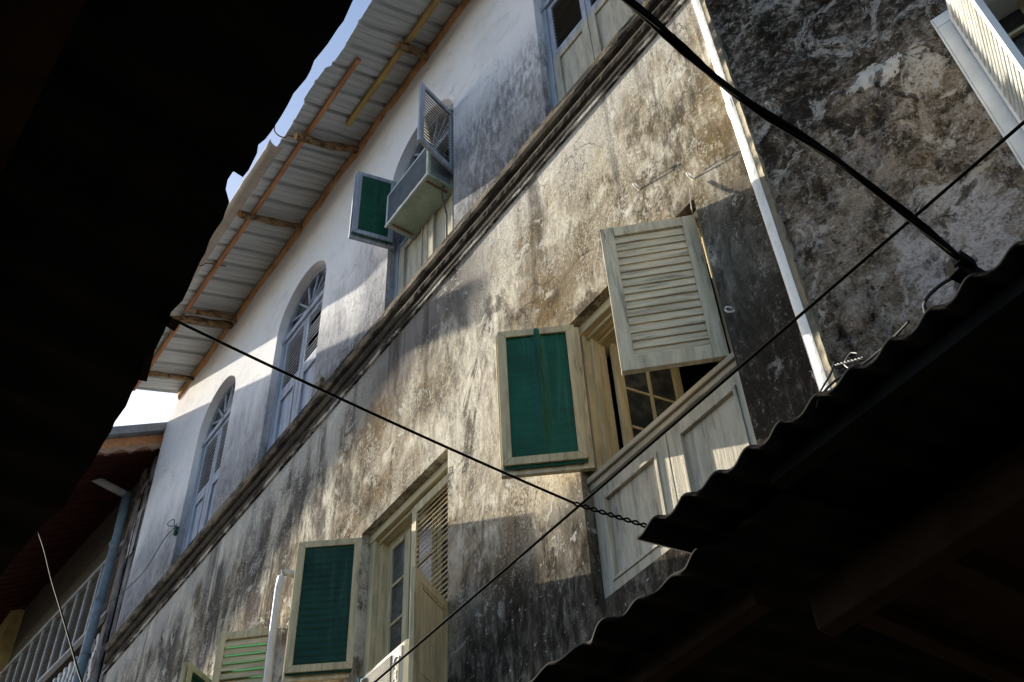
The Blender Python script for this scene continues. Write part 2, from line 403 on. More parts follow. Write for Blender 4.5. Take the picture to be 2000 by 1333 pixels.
# ---------------------------------------------------------------- main building
bld = thing('stained_house', 'long stained white two-tone house with dark cornice, arched upper windows and tin eaves', 'house', (-7.4, 0, 0))
def P(o):      # parent to the building, keep world-space mesh coordinates
    o.parent = bld; o.matrix_parent_inverse = bld.matrix_world.inverted() if False else Matrix.Translation((7.4, 0, 0)); return o
XL, XR, ZT = -12.62, -2.09, 13.42
rects = [(-3.80, -2.54, 4.92, 7.04), (-6.40, -5.19, 4.92, 7.04), (-9.05, -7.84, 4.92, 7.04)]
arches = [(-11.02, -9.97, 9.30, 11.48), (-8.84, -7.68, 9.30, 11.46), (-6.27, -5.10, 9.30, 11.44), (-3.75, -2.66, 9.30, 11.48)]
def arch_top(a, x):
    xc = (a[0]+a[1])/2; r = (a[1]-a[0])/2; t = max(-1, min(1, (x-xc)/r))
    return a[3] + .56*math.sqrt(max(0, 1-t*t))
def wall_left(z):  # the left arris leans slightly
    return -12.62 - .05*(13.0-z)/4
xs = {XL, XR}
for r_ in rects: xs |= {r_[0], r_[1]}
for a in arches:
    xc = (a[0]+a[1])/2; r = (a[1]-a[0])/2
    for i in range(25): xs.add(xc - r*math.cos(math.pi*i/24))
xs = sorted(xs)
wm = MB()
def q(a, b, c, d): wm.add([a, b, c, d], [(0,1,2,3)])
for xa, xb in zip(xs[:-1], xs[1:]):
    mid = (xa+xb)/2; cuts = [(0., 0., 0., 0.)]; ops = []
    for r_ in rects:
        if r_[0] < mid < r_[1]: ops.append((r_[2], r_[2], r_[3], r_[3]))
    for a in arches:
        if a[0] < mid < a[1]: ops.append((a[2], a[2], arch_top(a, xa), arch_top(a, xb)))
    ops.sort(); za = zb = 0.
    for o_ in ops:
        q((xa,0,za),(xb,0,zb),(xb,0,o_[1]),(xa,0,o_[0])); za, zb = o_[2], o_[3]
    q((xa,0,za),(xb,0,zb),(xb,0,ZT),(xa,0,ZT))
D = .10
for r_ in rects:
    x0, x1, z0, z1 = r_; D2 = .34
    q((x0,0,z0),(x0,D2,z0),(x0,D2,z1),(x0,0,z1)); q((x1,0,z0),(x1,0,z1),(x1,D2,z1),(x1,D2,z0))
    q((x0,0,z1),(x0,D2,z1),(x1,D2,z1),(x1,0,z1)); q((x0,0,z0),(x1,0,z0),(x1,D2,z0),(x0,D2,z0))
for a in arches:
    x0, x1, z0, z1 = a; D2 = .155
    q((x0,0,z0),(x0,D2,z0),(x0,D2,z1),(x0,0,z1)); q((x1,0,z0),(x1,0,z1),(x1,D2,z1),(x1,D2,z0))
    q((x0,0,z0),(x1,0,z0),(x1,D2,z0),(x0,D2,z0))
    xc = (x0+x1)/2; r = (x1-x0)/2
    ax_ = [xc - r*math.cos(math.pi*i/24) for i in range(25)]
    for xa, xb in zip(ax_[:-1], ax_[1:]):
        q((xa,0,arch_top(a,xa)),(xa,D2,arch_top(a,xa)),(xb,D2,arch_top(a,xb)),(xb,0,arch_top(a,xb)))
q((XL,0,0),(XL,.6,0),(XL,.6,ZT),(XL,0,ZT))
me = bpy.data.meshes.new('wall'); me.from_pydata([tuple(v) for v in wm.v], [], wm.f); me.materials.append(M['wall'])
bmm = bmesh.new(); bmm.from_mesh(me); bmesh.ops.remove_doubles(bmm, verts=bmm.verts, dist=1e-5); bmesh.ops.recalc_face_normals(bmm, faces=bmm.faces)
bmm.to_mesh(me); bmm.free()
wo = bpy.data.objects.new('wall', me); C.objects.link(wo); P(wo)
# rooms behind the windows: dark plastered boxes
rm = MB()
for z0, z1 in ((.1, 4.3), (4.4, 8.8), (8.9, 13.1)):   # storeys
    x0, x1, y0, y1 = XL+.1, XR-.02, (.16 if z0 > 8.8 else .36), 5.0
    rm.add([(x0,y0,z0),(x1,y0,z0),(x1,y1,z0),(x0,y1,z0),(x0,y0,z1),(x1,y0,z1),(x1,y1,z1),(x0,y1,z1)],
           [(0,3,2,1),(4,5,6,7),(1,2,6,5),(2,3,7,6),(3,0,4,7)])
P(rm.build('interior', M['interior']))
# body behind so that it is a closed block from other sides
bk = MB().box(XL, XR, 5.05, 5.3, 0, ZT); bk.box(XL, XL+.08, .6, 5.05, 0, ZT); bk.box(XR-.01, XR+.05, 1.2, 5.05, 0, ZT)
P(bk.build('rear_wall', M['opp_wall']))
# cornice
def wob(x, s=1.0, a=.006): return a*(mnoise.noise(Vector((x*s, 3.1, 0))) + .6*mnoise.noise(Vector((x*s*4, 1.1, 0))))
prof = [(0,8.93),(-.020,8.935),(-.024,8.975),(-.030,8.985),(-.030,9.02),(-.006,9.04),(-.006,9.085),(-.028,9.10),(-.040,9.14),(-.036,9.17),(-.012,9.185),(-.012,9.23),(-.045,9.25),(-.060,9.29),(-.062,9.36),(0,9.40)]
cm = MB(); nx = 240; x0 = -12.70
for i in range(nx+1):
    x = x0 + (XR-.002-x0)*i/nx; dz = wob(x, 1.0, .007)
    for y, z in prof: cm.v.append(Vector((x, y + (wob(x+z*2, 3, .003) if y < 0 else 0), z+dz)))
n = len(prof)
for i in range(nx):
    for j in range(n-1): cm.f.append((i*n+j, i*n+j+1, (i+1)*n+j+1, (i+1)*n+j))
cm.f.append(tuple(range(n))); cm.f.append(tuple(nx*n+j for j in range(n)))
P(cm.build('cornice', M['cornice']))
nb = MB().obox((-7.28,-.08,9.33),(.03,0,0),(0,.035,0),(0,0,.035)); nb.obox((-7.26,-.09,9.38),(.015,0,.01),(0,.02,0),(0,0,.02)); P(nb.build('cornice_bracket', M['cornice'], bevel=.006))

# ---- eaves roof
def rz(y): return 13.30 + .37*y        # underside plane of the sheets
rf = MB()
prof_x = []
x = -12.30
while x < 0.4:
    prof_x += [(x, 0), (x+.018, .048), (x+.050, .048), (x+.068, 0), (x+.135,0.), (x+.142,.004), (x+.158,.004), (x+.165, 0), (x+.225,0),(x+.232,.004),(x+.248,.004),(x+.255,0)]
    x += .305
def eave_y(x):
    k = int((x+12.3)/.92); r = random.Random(k*13+5).uniform(-.03, .03)
    base = -.86 - .013*(x+12.3) if x < -6.25 else -.90
    return base + r + .012*math.sin(x*5)
rows = []
for xx, dz in prof_x:
    ye = eave_y(xx); ys = [ye, ye*.66, ye*.33, 0.0, .8, 2.6]
    rows.append([(xx, yy, rz(yy)+dz+.003*math.sin(xx*3+yy*4)) for yy in ys])
for i in range(len(rows)-1):
    for j in range(5): rf.add([rows[i][j], rows[i+1][j], rows[i+1][j+1], rows[i][j+1]], [(0,1,2,3)])
ro = rf.build('roof', M['roof']); P(ro)
sm = ro.modifiers.new('thick', 'SOLIDIFY'); sm.thickness = .004
# back slope so it reads as a roof from outside
bs = MB().add([(-12.3,2.6,rz(2.6)),(.6,2.6,rz(2.6)),(.6,5.6,13.2),(-12.3,5.6,13.2)],[(0,1,2,3)])
b_ = bs.build('rear_slope', M['roof'], ro); b_.modifiers.new('t','SOLIDIFY').thickness = .02
def sub(o): o.parent = ro; return o
# purlins under the sheets
def purlin(x0, x1, y, mat, wd=.055, ht=.05):
    mb = MB(); n = 14; z = rz(y)-.008-ht/2
    for i in range(n):
        a = x0+(x1-x0)*i/n; b = x0+(x1-x0)*(i+1)/n
        mb.bar((a, y+.006*math.sin(a*2.1), z+.003*math.sin(a*1.3)), (b, y+.006*math.sin(b*2.1), z+.003*math.sin(b*1.3)), ht, wd)
    return sub(mb.build('purlin', mat, bevel=.004))
purlin(-12.28, -10.60, -.66, M['timber']); purlin(-10.5, -5.98, -.67, M['timber'])
purlin(-6.86, -1.6, -.31, M['yellow_timber'], .07, .06)
# rafters: rough round poles
def pole(x0, ylen, r, x1=None, dz=0.0, caps=True):
    x1 = x0 if x1 is None else x1
    pts = []; rr = []
    for i in range(13):
        t = i/12; y = .25 - (ylen+.25)*t
        pts.append((x0+(x1-x0)*t+.010*math.sin(t*9+x0), y, rz(y)-.062-r+dz+.007*math.sin(t*11+x0*3)))
        rr.append(r*(1+.12*math.sin(t*17+x0)-.10*t))
    o = sub(MB().tube(pts, rr, 14).build('rafter', M['pole'], smooth=False))
    for p in o.data.polygons: p.use_smooth = len(p.vertices) == 4
    o.data.materials.append(M['cut'])
    for p in o.data.polygons:
        if len(p.vertices) > 4: p.material_index = 1
pole(-11.80, .80, .040); pole(-10.52, .86, .055, -10.60); pole(-10.40, .60, .042, -10.36, -.03)
pole(-8.55, .84, .045); pole(-7.12, .80, .050, -7.20)
pole(-5.60, .40, .055); pole(-3.9, .8, .05); pole(-2.4, .8, .05)
# gutter: half round with hooks
gm = MB(); xg0, xg1 = -10.9, -7.42; nseg = 30
for i in range(nseg+1):
    xx = xg0+(xg1-xg0)*i/nseg; yc = -.925; zc = rz(yc)-.012+.012*(xx+9)*.3
    for j in range(13):
        a = math.pi*j/12; rr = .075 + (.008 if i in (6, 24, nseg) else 0)
        gm.v.append(Vector((xx, yc - rr*math.cos(a), zc - rr*math.sin(a))))
for i in range(nseg):
    for j in range(12): gm.f.append((i*13+j, i*13+j+1, (i+1)*13+j+1, (i+1)*13+j))
go = sub(gm.build('gutter', M['gutter'], smooth=True)); go.modifiers.new('t','SOLIDIFY').thickness = .005
for xh, yy in ((-9.55, -.925), (-7.26, -.96)):
    pts = [(xh, yy+.36, rz(yy+.36)-.02), (xh, yy+.14, rz(yy+.14)-.03)]
    for j in range(11):
        a = math.pi*(j/10); pts.append((xh, yy+.082*math.cos(a), rz(yy)-.012-.085*math.sin(a)))
    pts.append((xh, yy-.085, rz(yy)+.05)); sub(MB().tube(pts, .008, 8).build('gutter_hook', M['rust'], smooth=True))
# orange clay edging where wall meets roof, with a ragged lower edge
em = MB(); nx = 420
def ez(x): return 13.165 + .07*mnoise.noise(Vector((x*1.9, 0, 4))) + .035*mnoise.noise(Vector((x*7, 2, 4)))
for i in range(nx+1):
    xx = -12.25 + (XR+12.25)*i/nx; zb = ez(xx); b = .008+.016*mnoise.noise(Vector((xx*4, 8, 0)))
    for y, z in ((-.001, zb-.012), (-.012-b, zb), (-.03-b*1.1, zb+.05), (-.035-b, 13.27), (0, 13.29)): em.v.append(Vector((xx, y, z)))
for i in range(nx):
    for j in range(4): em.f.append((i*5+j, i*5+j+1, (i+1)*5+j+1, (i+1)*5+j))
P(em.build('clay_edging', M['mud'], smooth=True))

# ---- shutters (local: hinge at origin, +X along the leaf, +Y = face seen when open)
def leaf_obj(name, hinge, d, z0, z1, width, frame_mat, slat_mat, kind, parent, side=1, stile=.065, rail=.085, nsl=20, ang=45, label=None, th=.032, lw=.042):
    h = z1-z0; rot = math.atan2(d[1], d[0]); fr = MB(); t = th/2
    fr.box(0, stile, -t, t, 0, h); fr.box(width-stile, width, -t, t, 0, h)
    fr.box(stile, width-stile, -t+.001, t-.001, 0, rail); fr.box(stile, width-stile, -t+.001, t-.001, h-rail*.8, h)
    o = fr.build(name, frame_mat, parent, bevel=.003, loc=Vector((hinge[0], hinge[1], z0)) - Vector(parent.location) if parent is bld else (hinge[0], hinge[1], z0), rotz=rot)
    if label: o['label'] = label
    zs, ze = rail, h-rail*.8
    if kind != 'panel':
        sl_ = MB(); pitch = (ze-zs)/nsl; a = R(ang); L = pitch*1.22 if ang > 58 and lw > .04 else lw
        for i in range(nsl):
            zc = zs + pitch*(i+.5); jit = random.uniform(-.018, .018)
            u = Vector((0, math.cos(a+jit)*side, -math.sin(a+jit)))       # slat depth direction, outer edge low
            nrm = Vector((0, -u.z, u.y))
            c = Vector((width/2, 0, zc + random.uniform(-.002, .002)))
            sl_.obox(c, ((width-2*stile)/2+.002, 0, random.uniform(-.0009,.0009)), u*L/2, nrm*.0038)
        so_ = sl_.build('louvre', slat_mat, o, bevel=.0015)
    else:
        pn = MB(); pn.box(stile+.028, width-stile-.028, -.004, .010, zs+.028, ze-.028)
        pn.build('panel', frame_mat, o, bevel=.004)
        md = MB()
        for (xa, xb, za, zb) in ((stile, stile+.022, zs, ze), (width-stile-.022, width-stile, zs, ze), (stile+.022, width-stile-.022, zs, zs+.022), (stile+.022, width-stile-.022, ze-.022, ze)):
            md.box(xa, xb, -.010, .0125, za, zb)
        md.box(stile+.005, width-stile-.005, -.008, 0.0, zs+.005, ze-.005)
        md.build('moulding', frame_mat, o, bevel=.004)
    return o
def green_sheet(o, width, h, batten_mat, mat, seed=1, ridge=False, ribs=22, inset=.035, film=False):
    nx_, nz_ = 24, 160; mb = MB(); rnd = random.Random(seed); b = .058
    x0, x1, z0, z1 = inset, width-.02, .03 if not film else .08, h-.02
    for j in range(nz_+1):
        z = z0+(z1-z0)*j/nz_
        for i in range(nx_+1):
            xx = x0+(x1-x0)*i/nx_
            ph = z*ribs/h*2*math.pi + .35*math.sin(xx*9+seed)
            yy = .030 + ((.0035 if ridge else .011)*(abs(math.sin(ph/2)))**.7 if ribs else 0) + .004*mnoise.noise(Vector((xx*5, z*5, seed)))
            if ridge:
                xr = .5*width + .02*(1-j/nz_) ; yy += .050*math.exp(-((xx-xr)/.017)**2)*min(1, (h-z)*6+.6)*min(1., max(0., (z-.14)*6)) + .003*mnoise.noise(Vector((xx*14, z*3, 9)))
            mb.v.append(Vector((xx, yy, z)))
    for j in range(nz_):
        for i in range(nx_):
            a = j*(nx_+1)+i; mb.f.append((a, a+1, a+nx_+2, a+nx_+1))
    g_ = mb.build('green_sheet', mat, o, smooth=True); g_.modifiers.new('t', 'SOLIDIFY').thickness = .002
    if film: return
    bt = MB(); y0, y1 = .036, .050
    # mitred battens
    def mit(p0, p1, p2, p3):
        bt.add([(p[0], y0, p[1]) for p in (p0,p1,p2,p3)] + [(p[0], y1, p[1]) for p in (p0,p1,p2,p3)],
               [(0,3,2,1),(4,5,6,7),(0,1,5,4),(1,2,6,5),(2,3,7,6),(3,0,4,7)])
    X0, X1, Z0, Z1 = x0-.005, x1+.005, z0+.02, z1+.012
    g0 = .0015
    mit((X0+g0,Z0),(X1-g0,Z0),(X1-b,Z0+b-g0),(X0+b,Z0+b-g0)); mit((X0+b,Z1-b+g0),(X1-b,Z1-b+g0),(X1-g0,Z1),(X0+g0,Z1))
    mit((X0,Z0+g0),(X0+b-g0,Z0+b),(X0+b-g0,Z1-b),(X0,Z1-g0)); mit((X1-b+g0,Z0+b),(X1,Z0+g0),(X1,Z1-g0),(X1-b+g0,Z1-b))
    bt.build('batten_frame', batten_mat, o, bevel=.0015)

# window group helper
def window(cx, z, label=None):
    o = bpy.data.objects.new('window', None); C.objects.link(o); o.empty_display_size = .1
    o.parent = bld; o.location = (cx+7.4, 0, 0)
    if label: o['label'] = label
    return o
def W(mb, name, mat, win, cx, **kw):      # mesh in world coords under a window empty at (cx,0,0)
    for v in mb.v: v.x -= cx
    return mb.build(name, mat, win, **kw)

def rect_frame(cx, r_, win, mat, math_):
    x0, x1, z0, z1 = r_; y = .075
    W(MB().box(x0+.002, x0+.075, y, y+.11, z0+.002, z1-.08).box(x0+.074, x0+.105, y+.05, y+.16, z0+.9, z1-.081), 'jamb', mat, win, cx, bevel=.004)
    W(MB().box(x1-.075, x1-.002, y, y+.11, z0+.002, z1-.08).box(x1-.105, x1-.074, y+.05, y+.16, z0+.9, z1-.081), 'jamb', mat, win, cx, bevel=.004)
    f = MB(); f.box(x0+.002, x1-.002, y-.01, y+.10, z1-.08, z1-.002); f.box(x0+.002, x1-.002, y+.10, y+.24, z1-.13, z1-.003)
    f.box(x0+.08, x1-.08, y+.03, y+.0995, z1-.11, z1-.0805)
    W(f, 'frame_head', math_, win, cx, bevel=.006)
def lower_leaf(cx, xa, xb, z0, z1, win, mat, y=.07, raised=True):
    f = MB(); s_ = .085; t = .035
    f.box(xa, xa+s_, y, y+t, z0, z1); f.box(xb-s_, xb, y, y+t, z0, z1)
    f.box(xa+s_, xb-s_, y+.001, y+t, z0, z0+.10); f.box(xa+s_, xb-s_, y+.001, y+t, z1-.09, z1)
    m_ = .022
    if raised:
        f.box(xa+s_, xa+s_+m_, y-.008, y+.02, z0+.10, z1-.09); f.box(xb-s_-m_, xb-s_, y-.008, y+.02, z0+.10, z1-.09)
        f.box(xa+s_+m_, xb-s_-m_, y-.007, y+.02, z0+.10, z0+.10+m_); f.box(xa+s_+m_, xb-s_-m_, y-.007, y+.02, z1-.09-m_, z1-.09)
    f.box(xa+s_-.003, xb-s_+.003, y+.018, y+.03, z0+.097, z1-.087)
    return W(f, 'lower_panel', mat, win, cx, bevel=.003)
def casement(cx, hinge, d, z0, z1, width, win, mat, cols=2, rows_=3, st=.06):
    c = MB(); dx, dy = d; L = math.hypot(dx, dy); ux, uy = dx/L, dy/L
    nx_, ny_ = -uy, ux
    def bx(u0, u1, za, zb, t=.018):
        c.obox((hinge[0]+ux*(u0+u1)/2, hinge[1]+uy*(u0+u1)/2, (za+zb)/2), (ux*(u1-u0)/2, uy*(u1-u0)/2, 0), (nx_*t, ny_*t, 0), (0,0,(zb-za)/2))
    bx(0, st, z0, z1); bx(width-st, width, z0, z1); bx(st, width-st, z0, z0+.09); bx(st, width-st, z1-.07, z1)
    for i in range(1, cols): u = st+(width-2*st)*i/cols; bx(u-.011, u+.011, z0+.09, z1-.07, .013)
    for j in range(1, rows_):
        z = z0+.09+(z1-z0-.16)*j/rows_
        for i in range(cols):
            ua = st+(width-2*st)*i/cols + (.011 if i else 0); ub = st+(width-2*st)*(i+1)/cols - (.011 if i < cols-1 else 0)
            bx(ua, ub, z-.011, z+.011, .013)
    W(c, 'casement', mat, win, cx, bevel=.003)
    gl = MB(); gl.obox((hinge[0]+ux*width/2, hinge[1]+uy*width/2, (z0+z1)/2), (ux*(width/2-st), uy*(width/2-st), 0), (nx_*.002, ny_*.002, 0), (0,0,(z1-z0)/2-.07))
    W(gl, 'pane', M['glass'], win, cx)

# --- window with the large open shutters (right)
cx = -3.17; w2 = window(cx, 0, 'open window with closed weathered lower doors')
rect_frame(cx, rects[0], w2, M['cream'], M['creamh'])
lower_leaf(cx, -3.795, -3.165, 4.95, 5.70, w2, M['door_wood']); lower_leaf(cx, -3.160, -2.545, 4.95, 5.70, w2, M['door_wood'])
tr = MB(); tr.box(-3.797, -2.543, .055, .135, 5.703, 5.785); tr.box(-3.797, -2.543, .035, .0545, 5.745, 5.786)
W(tr, 'top_rail', M['door_woodh'], w2, cx, bevel=.006)
casement(cx, (-3.66, .25), (.10, .52), 5.80, 6.93, .50, w2, M['cream'])
casement(cx, (-2.68, .25), (-.03, .52), 5.80, 6.93, .50, w2, M['cream'])
# --- middle window
cx = -5.8; w3 = window(cx, 0, 'window with its lower half open round an air conditioner')
rect_frame(cx, rects[1], w3, M['cream'], M['creamh'])
casement(cx, (-6.32, .20), (1, .0), 5.10, 6.93, .34, w3, M['cream'], 1, 5, .08)
casement(cx, (-5.975, .21), (1, .0), 5.10, 6.93, .34, w3, M['cream'], 1, 5)
casement(cx, (-5.28, .20), (-1, .02), 5.10, 6.93, .34, w3, M['cream'], 1, 5)
tr = MB(); tr.box(-6.32, -5.27, .08, .13, 4.93, 5.0); W(tr, 'sill_board', M['creamh'], w3, cx, bevel=.005)
# --- left window of the lower storey
cx = -8.45; w4 = window(cx, 0, 'far window of the lower storey, mostly below the picture edge')
rect_frame(cx, rects[2], w4, M['cream'], M['creamh'])
lower_leaf(cx, -9.045, -8.45, 4.95, 5.72, w4, M['grey_wood']); lower_leaf(cx, -8.445, -7.845, 4.95, 5.72, w4, M['grey_wood'])
casement(cx, (-8.96, .22), (1, .02), 5.80, 6.93, .50, w4, M['cream'], 2, 3)
casement(cx, (-7.93, .22), (-1, .02), 5.80, 6.93, .50, w4, M['cream'], 2, 3)

def D_(a, b): return (b[0]-a[0], b[1]-a[1])
s = leaf_obj('shutter', (-2.615, .06), (-.395, -.392), 5.79, 6.99, .565, M['grey_wood'], M['grey_woodh'], 'louvre', bld, 1, .08, .10, 16, 81, 'weathered cream louvred shutter standing half open', .036)
s = leaf_obj('shutter', (-3.735, .06), (-.35, -.40), 5.83, 7.02, .545, M['grey_wood'], M['grey_woodh'], 'louvre', bld, -1, .07, .09, 20, 45, 'shutter lined with green sheet with a vertical fold')
green_sheet(s, .545, 1.19, M['cream'], M['green'], 3, True, 19)
s = leaf_obj('shutter', (-6.425, .06), (-.33, -.40), 5.83, 7.02, .54, M['grey_wood'], M['cream'], 'louvre', bld, -1, .07, .09, 20, 45, 'shutter lined with ribbed dark green sheet')
green_sheet(s, .54, 1.19, M['cream'], M['green_dark'], 5, False, 21)
s = leaf_obj('shutter', (-5.225, .10), (-1, 0), 5.76, 6.93, .575, M['cream'], M['creamh'], 'louvre', bld, 1, .06, .10, 22, 57, 'closed cream louvred shutter', lw=.029)
s = leaf_obj('shutter', (-7.93, .06), (-.36, -.38), 5.83, 7.05, .50, M['cream'], M['creamh'], 'louvre', bld, 1, .065, .09, 14, 66, 'louvred shutter with sunlit green film behind its slats')
for ch in s.children: pass
green_sheet(s, .50, 1.20, None, M['green_film'], 8, False, 0, film=True)
gs = [c for c in s.children if c.name.startswith('green_sheet')][0]; gs.location.y = -.055
s = leaf_obj('shutter', (-9.0, .06), (.28, -.47), 5.80, 6.97, .55, M['cream'], M['creamh'], 'louvre', bld, -1, .065, .09, 20, 45, 'green-lined shutter edge-on at the picture bottom')
green_sheet(s, .55, 1.17, M['cream'], M['green_dark'], 9, False, 21)
# solid lower leaves of the middle window, standing open
s = leaf_obj('door_leaf', (-5.235, .05), (.25, -.44), 4.95, 5.74, .50, M['cream'], M['cream'], 'panel', bld, 1, .08, .09, label='solid cream lower leaf standing open on the right')
s = leaf_obj('door_leaf', (-6.40, .05), (-.36, -.40), 4.95, 5.70, .52, M['cream'], M['cream'], 'panel', bld, 1, .08, .09, label='solid lower leaf standing open on the left')

# ---- arched windows
def arched(a, label, slat, upper='closed', lower_mat='blue_wood', frame='blue_wood', fan=True):
    x0, x1, z0, zs = a; cx = (x0+x1)/2; r = (x1-x0)/2; win = window(cx, 0, label); y = .085
    f = MB(); t = .06
    f.box(x0+.002, x0+t, y, y+.08, z0+.02, zs-.045); f.box(x1-t, x1-.002, y, y+.08, z0+.02, zs-.045)
    f.box(x0+.002, x1-.002, y-.012, y+.085, zs-.13, zs-.045)         # transom
    N = 24
    def pt(u, k): return (cx - (r-k)*math.cos(u), (zs) + (.56-k)*math.sin(u))
    for i in range(N):
        u0, u1 = math.pi*i/N, math.pi*(i+1)/N
        pa, pb, pc, pd = pt(u0, .004), pt(u1, .004), pt(u1, .055), pt(u0, .055)
        f.add([(p[0], y+.01, p[1]) for p in (pa,pb,pc,pd)] + [(p[0], y+.07, p[1]) for p in (pa,pb,pc,pd)],
              [(0,1,2,3),(7,6,5,4),(0,4,5,1),(2,6,7,3)])
    f.box(x0+.003, x1-.003, y+.01, y+.07, zs-.0445, zs+.01)
    W(f, 'frame', M[frame], win, cx)
    fl = MB()
    for k_ in range(1, 7):
        u = math.pi*k_/7; p = pt(u, .056)
        fl.bar((cx - .10*math.cos(u), y+.035, zs+.01+.09*math.sin(u)), (p[0], y+.035, p[1]), .022, .022, (0,1,0))
    for i in range(12):
        u0, u1 = math.pi*i/12, math.pi*(i+1)/12
        fl.bar((cx-.10*math.cos(u0), y+.035, zs+.01+.10*math.sin(u0)), (cx-.10*math.cos(u1), y+.035, zs+.01+.10*math.sin(u1)), .022, .022, (0,1,0))
    W(fl, 'fanlight', M[frame], win, cx)
    gp = MB(); vs = [(cx, y+.05, zs+.0)] + [(pt(math.pi*i/N, .03)[0], y+.05, pt(math.pi*i/N, .03)[1]) for i in range(N+1)]
    gp.add(vs, [(0, i+1, i+2) for i in range(N)]); W(gp, 'pane', M['glass'], win, cx)
    mz = 10.44
    # leaves
    for (xa, xb) in ((x0+t+.004, cx-.004), (cx+.004, x1-t-.004)):
        if upper == 'closed':
            s_ = .058; lf = MB(); ya, yb = y+.012, y+.045
            lf.box(xa, xa+s_, ya, yb, mz, zs-.134); lf.box(xb-s_, xb, ya, yb, mz, zs-.134)
            lf.box(xa+s_, xb-s_, ya+.001, yb-.001, mz, mz+.07); lf.box(xa+s_, xb-s_, ya+.001, yb-.001, zs-.20, zs-.134)
            W(lf, 'shutter', M[frame], win, cx, bevel=.003)
            sm_ = MB(); n_ = 13; za, zb = mz+.07, zs-.20; aa = R(62)
            for i in range(n_):
                zc = za+(zb-za)*(i+.5)/n_
                if random.random() < .04: continue
                ja = aa+random.uniform(-.05, .05)
                u = Vector((0, -math.cos(ja), -math.sin(ja))); nr = Vector((0, math.sin(ja), -math.cos(ja)))
                sm_.obox(((xa+xb)/2, y+.028, zc), ((xb-xa)/2-s_+.002, 0, 0), u*.019, nr*.0040)
            W(sm_, 'louvre', M['slat_pale' if slat == 'blue_slat' else slat], win, cx)
        lower_leaf(cx, xa, xb, z0+.03, mz-.012, win, M[lower_mat], y+.008, upper != 'closed' or lower_mat == 'blue_wood')
    if upper != 'closed':
        rl = MB().box(x0+t, x1-t, y, y+.05, mz-.010, mz+.03); W(rl, 'mid_rail', M[frame], win, cx, bevel=.003)
    return win
arched(arches[0], 'leftmost arched window, blue louvres closed', 'blue_slat')
arched(arches[1], 'second arched window from the left, blue louvres closed', 'blue_slat')
arched(arches[2], 'arched window with open shutters round an air conditioner', 'blue_slat', 'open', 'pale_wood')
arched(arches[3], 'rightmost arched window with dark louvres and pale lower boards', 'dark_slat', 'closed', 'pale_wood')
s = leaf_obj('shutter', (-5.17, .045), (.135, -.48), 10.44, 11.44, .49, M['blue_wood'], M['dark_slat'], 'louvre', bld, 1, .055, .07, 18, 62, 'blue-grey louvred shutter standing at right angles to the wall', lw=.040)
s = leaf_obj('shutter', (-6.23, .045), (-.12, -.47), 10.40, 11.47, .46, M['blue_wood'], M['blue_slat'], 'louvre', bld, -1, .055, .07, 19, 45, 'open shutter lined with ribbed green sheet')
green_sheet(s, .46, 1.07, M['blue_wood'], M['green'], 6, False, 26, .03)

# hooks above the window
for (hx, hz) in ((-2.932, 7.586), (-2.501, 7.196)):
    h = MB()
    h.tube([(hx, .02, hz), (hx, -.02, hz), (hx, -.034, hz-.004)], .008, 8)
    h.tube([(hx, -.034, hz-.004)] + [(hx-.001, -.034-.018*math.sin(a), hz+.018-.022*math.cos(a)) for a in [i*.5 for i in range(1, 10)]], .005, 8)
    P(h.build('wall_hook', M['trim_white'], smooth=True))
h = MB(); h.tube([(-2.465, .01, 5.99), (-2.465, -.03, 5.985)] + [(-2.465-.018*math.sin(a), -.035-.02*math.sin(a), 5.99-.022+.022*math.cos(a)) for a in [i*.5 for i in range(1, 9)]], .005, 8)
P(h.build('wall_hook', M['trim_white'], smooth=True))
# white waste pipe coming out of the wall by the middle window
pp = MB(); pts = [(-7.58, .03, 7.36), (-7.59, -.06, 7.36), (-7.60, -.085, 7.35), (-7.61, -.10, 7.31), (-7.615, -.105, 7.2), (-7.63, -.10, 6.6), (-7.60, -.10, 5.9), (-7.62, -.10, 4.4), (-7.62, -.1, 2.0)]
pp.tube(pts, .033, 14); P(pp.build('waste_pipe', M['pipe_white'], smooth=True))
# thin wire hanging by the shutter top
hw = MB(); hw.tube([(-2.53, -.02, 7.12), (-2.54, -.035, 6.98), (-2.535, -.05, 6.86)], .003, 6); P(hw.build('hook_wire', M['wire'], smooth=True))

# ---------------------------------------------------------------- air conditioners

ac = thing('window_air_conditioner', 'pale green box air conditioner sticking out between the open shutters of the arched window', 'air conditioner', (-5.6, -.1, 10.32))
def AC(mb, name, mat, par, org, **kw):
    for v in mb.v: v -= Vector(org)
    return mb.build(name, mat, par, **kw)
o0 = (-5.6, -.1, 10.32)
b = MB().box(-5.97, -5.235, -.19, .30, 10.31, 10.80); AC(b, 'casing', M['ac_green'], ac, o0, bevel=.008)
b = MB()
x0, x1, z0, z1, t, y = -5.978, -5.227, 10.302, 10.808, .028, -.205
b.box(x0, x1, y, y+.018, z0, z0+t); b.box(x0, x1, y, y+.018, z1-t, z1); b.box(x0, x0+t, y, y+.018, z0+t, z1-t); b.box(x1-t, x1, y, y+.018, z0+t, z1-t)
AC(b, 'front_trim', M['ac_blue'], ac, o0, bevel=.003)
b = MB(); b.box(x0+t, x1-t, y+.008, y+.013, z0+t, z1-t)
for i in range(44): xx = x0+t+.008+(x1-x0-2*t-.016)*i/43; b.box(xx-.003, xx+.003, y+.001, y+.007, z0+t, z1-t)
AC(b, 'grille', M['ac_grille'], ac, o0)
b = MB(); nT = 60           # strip of peeling foil along the lower front edge
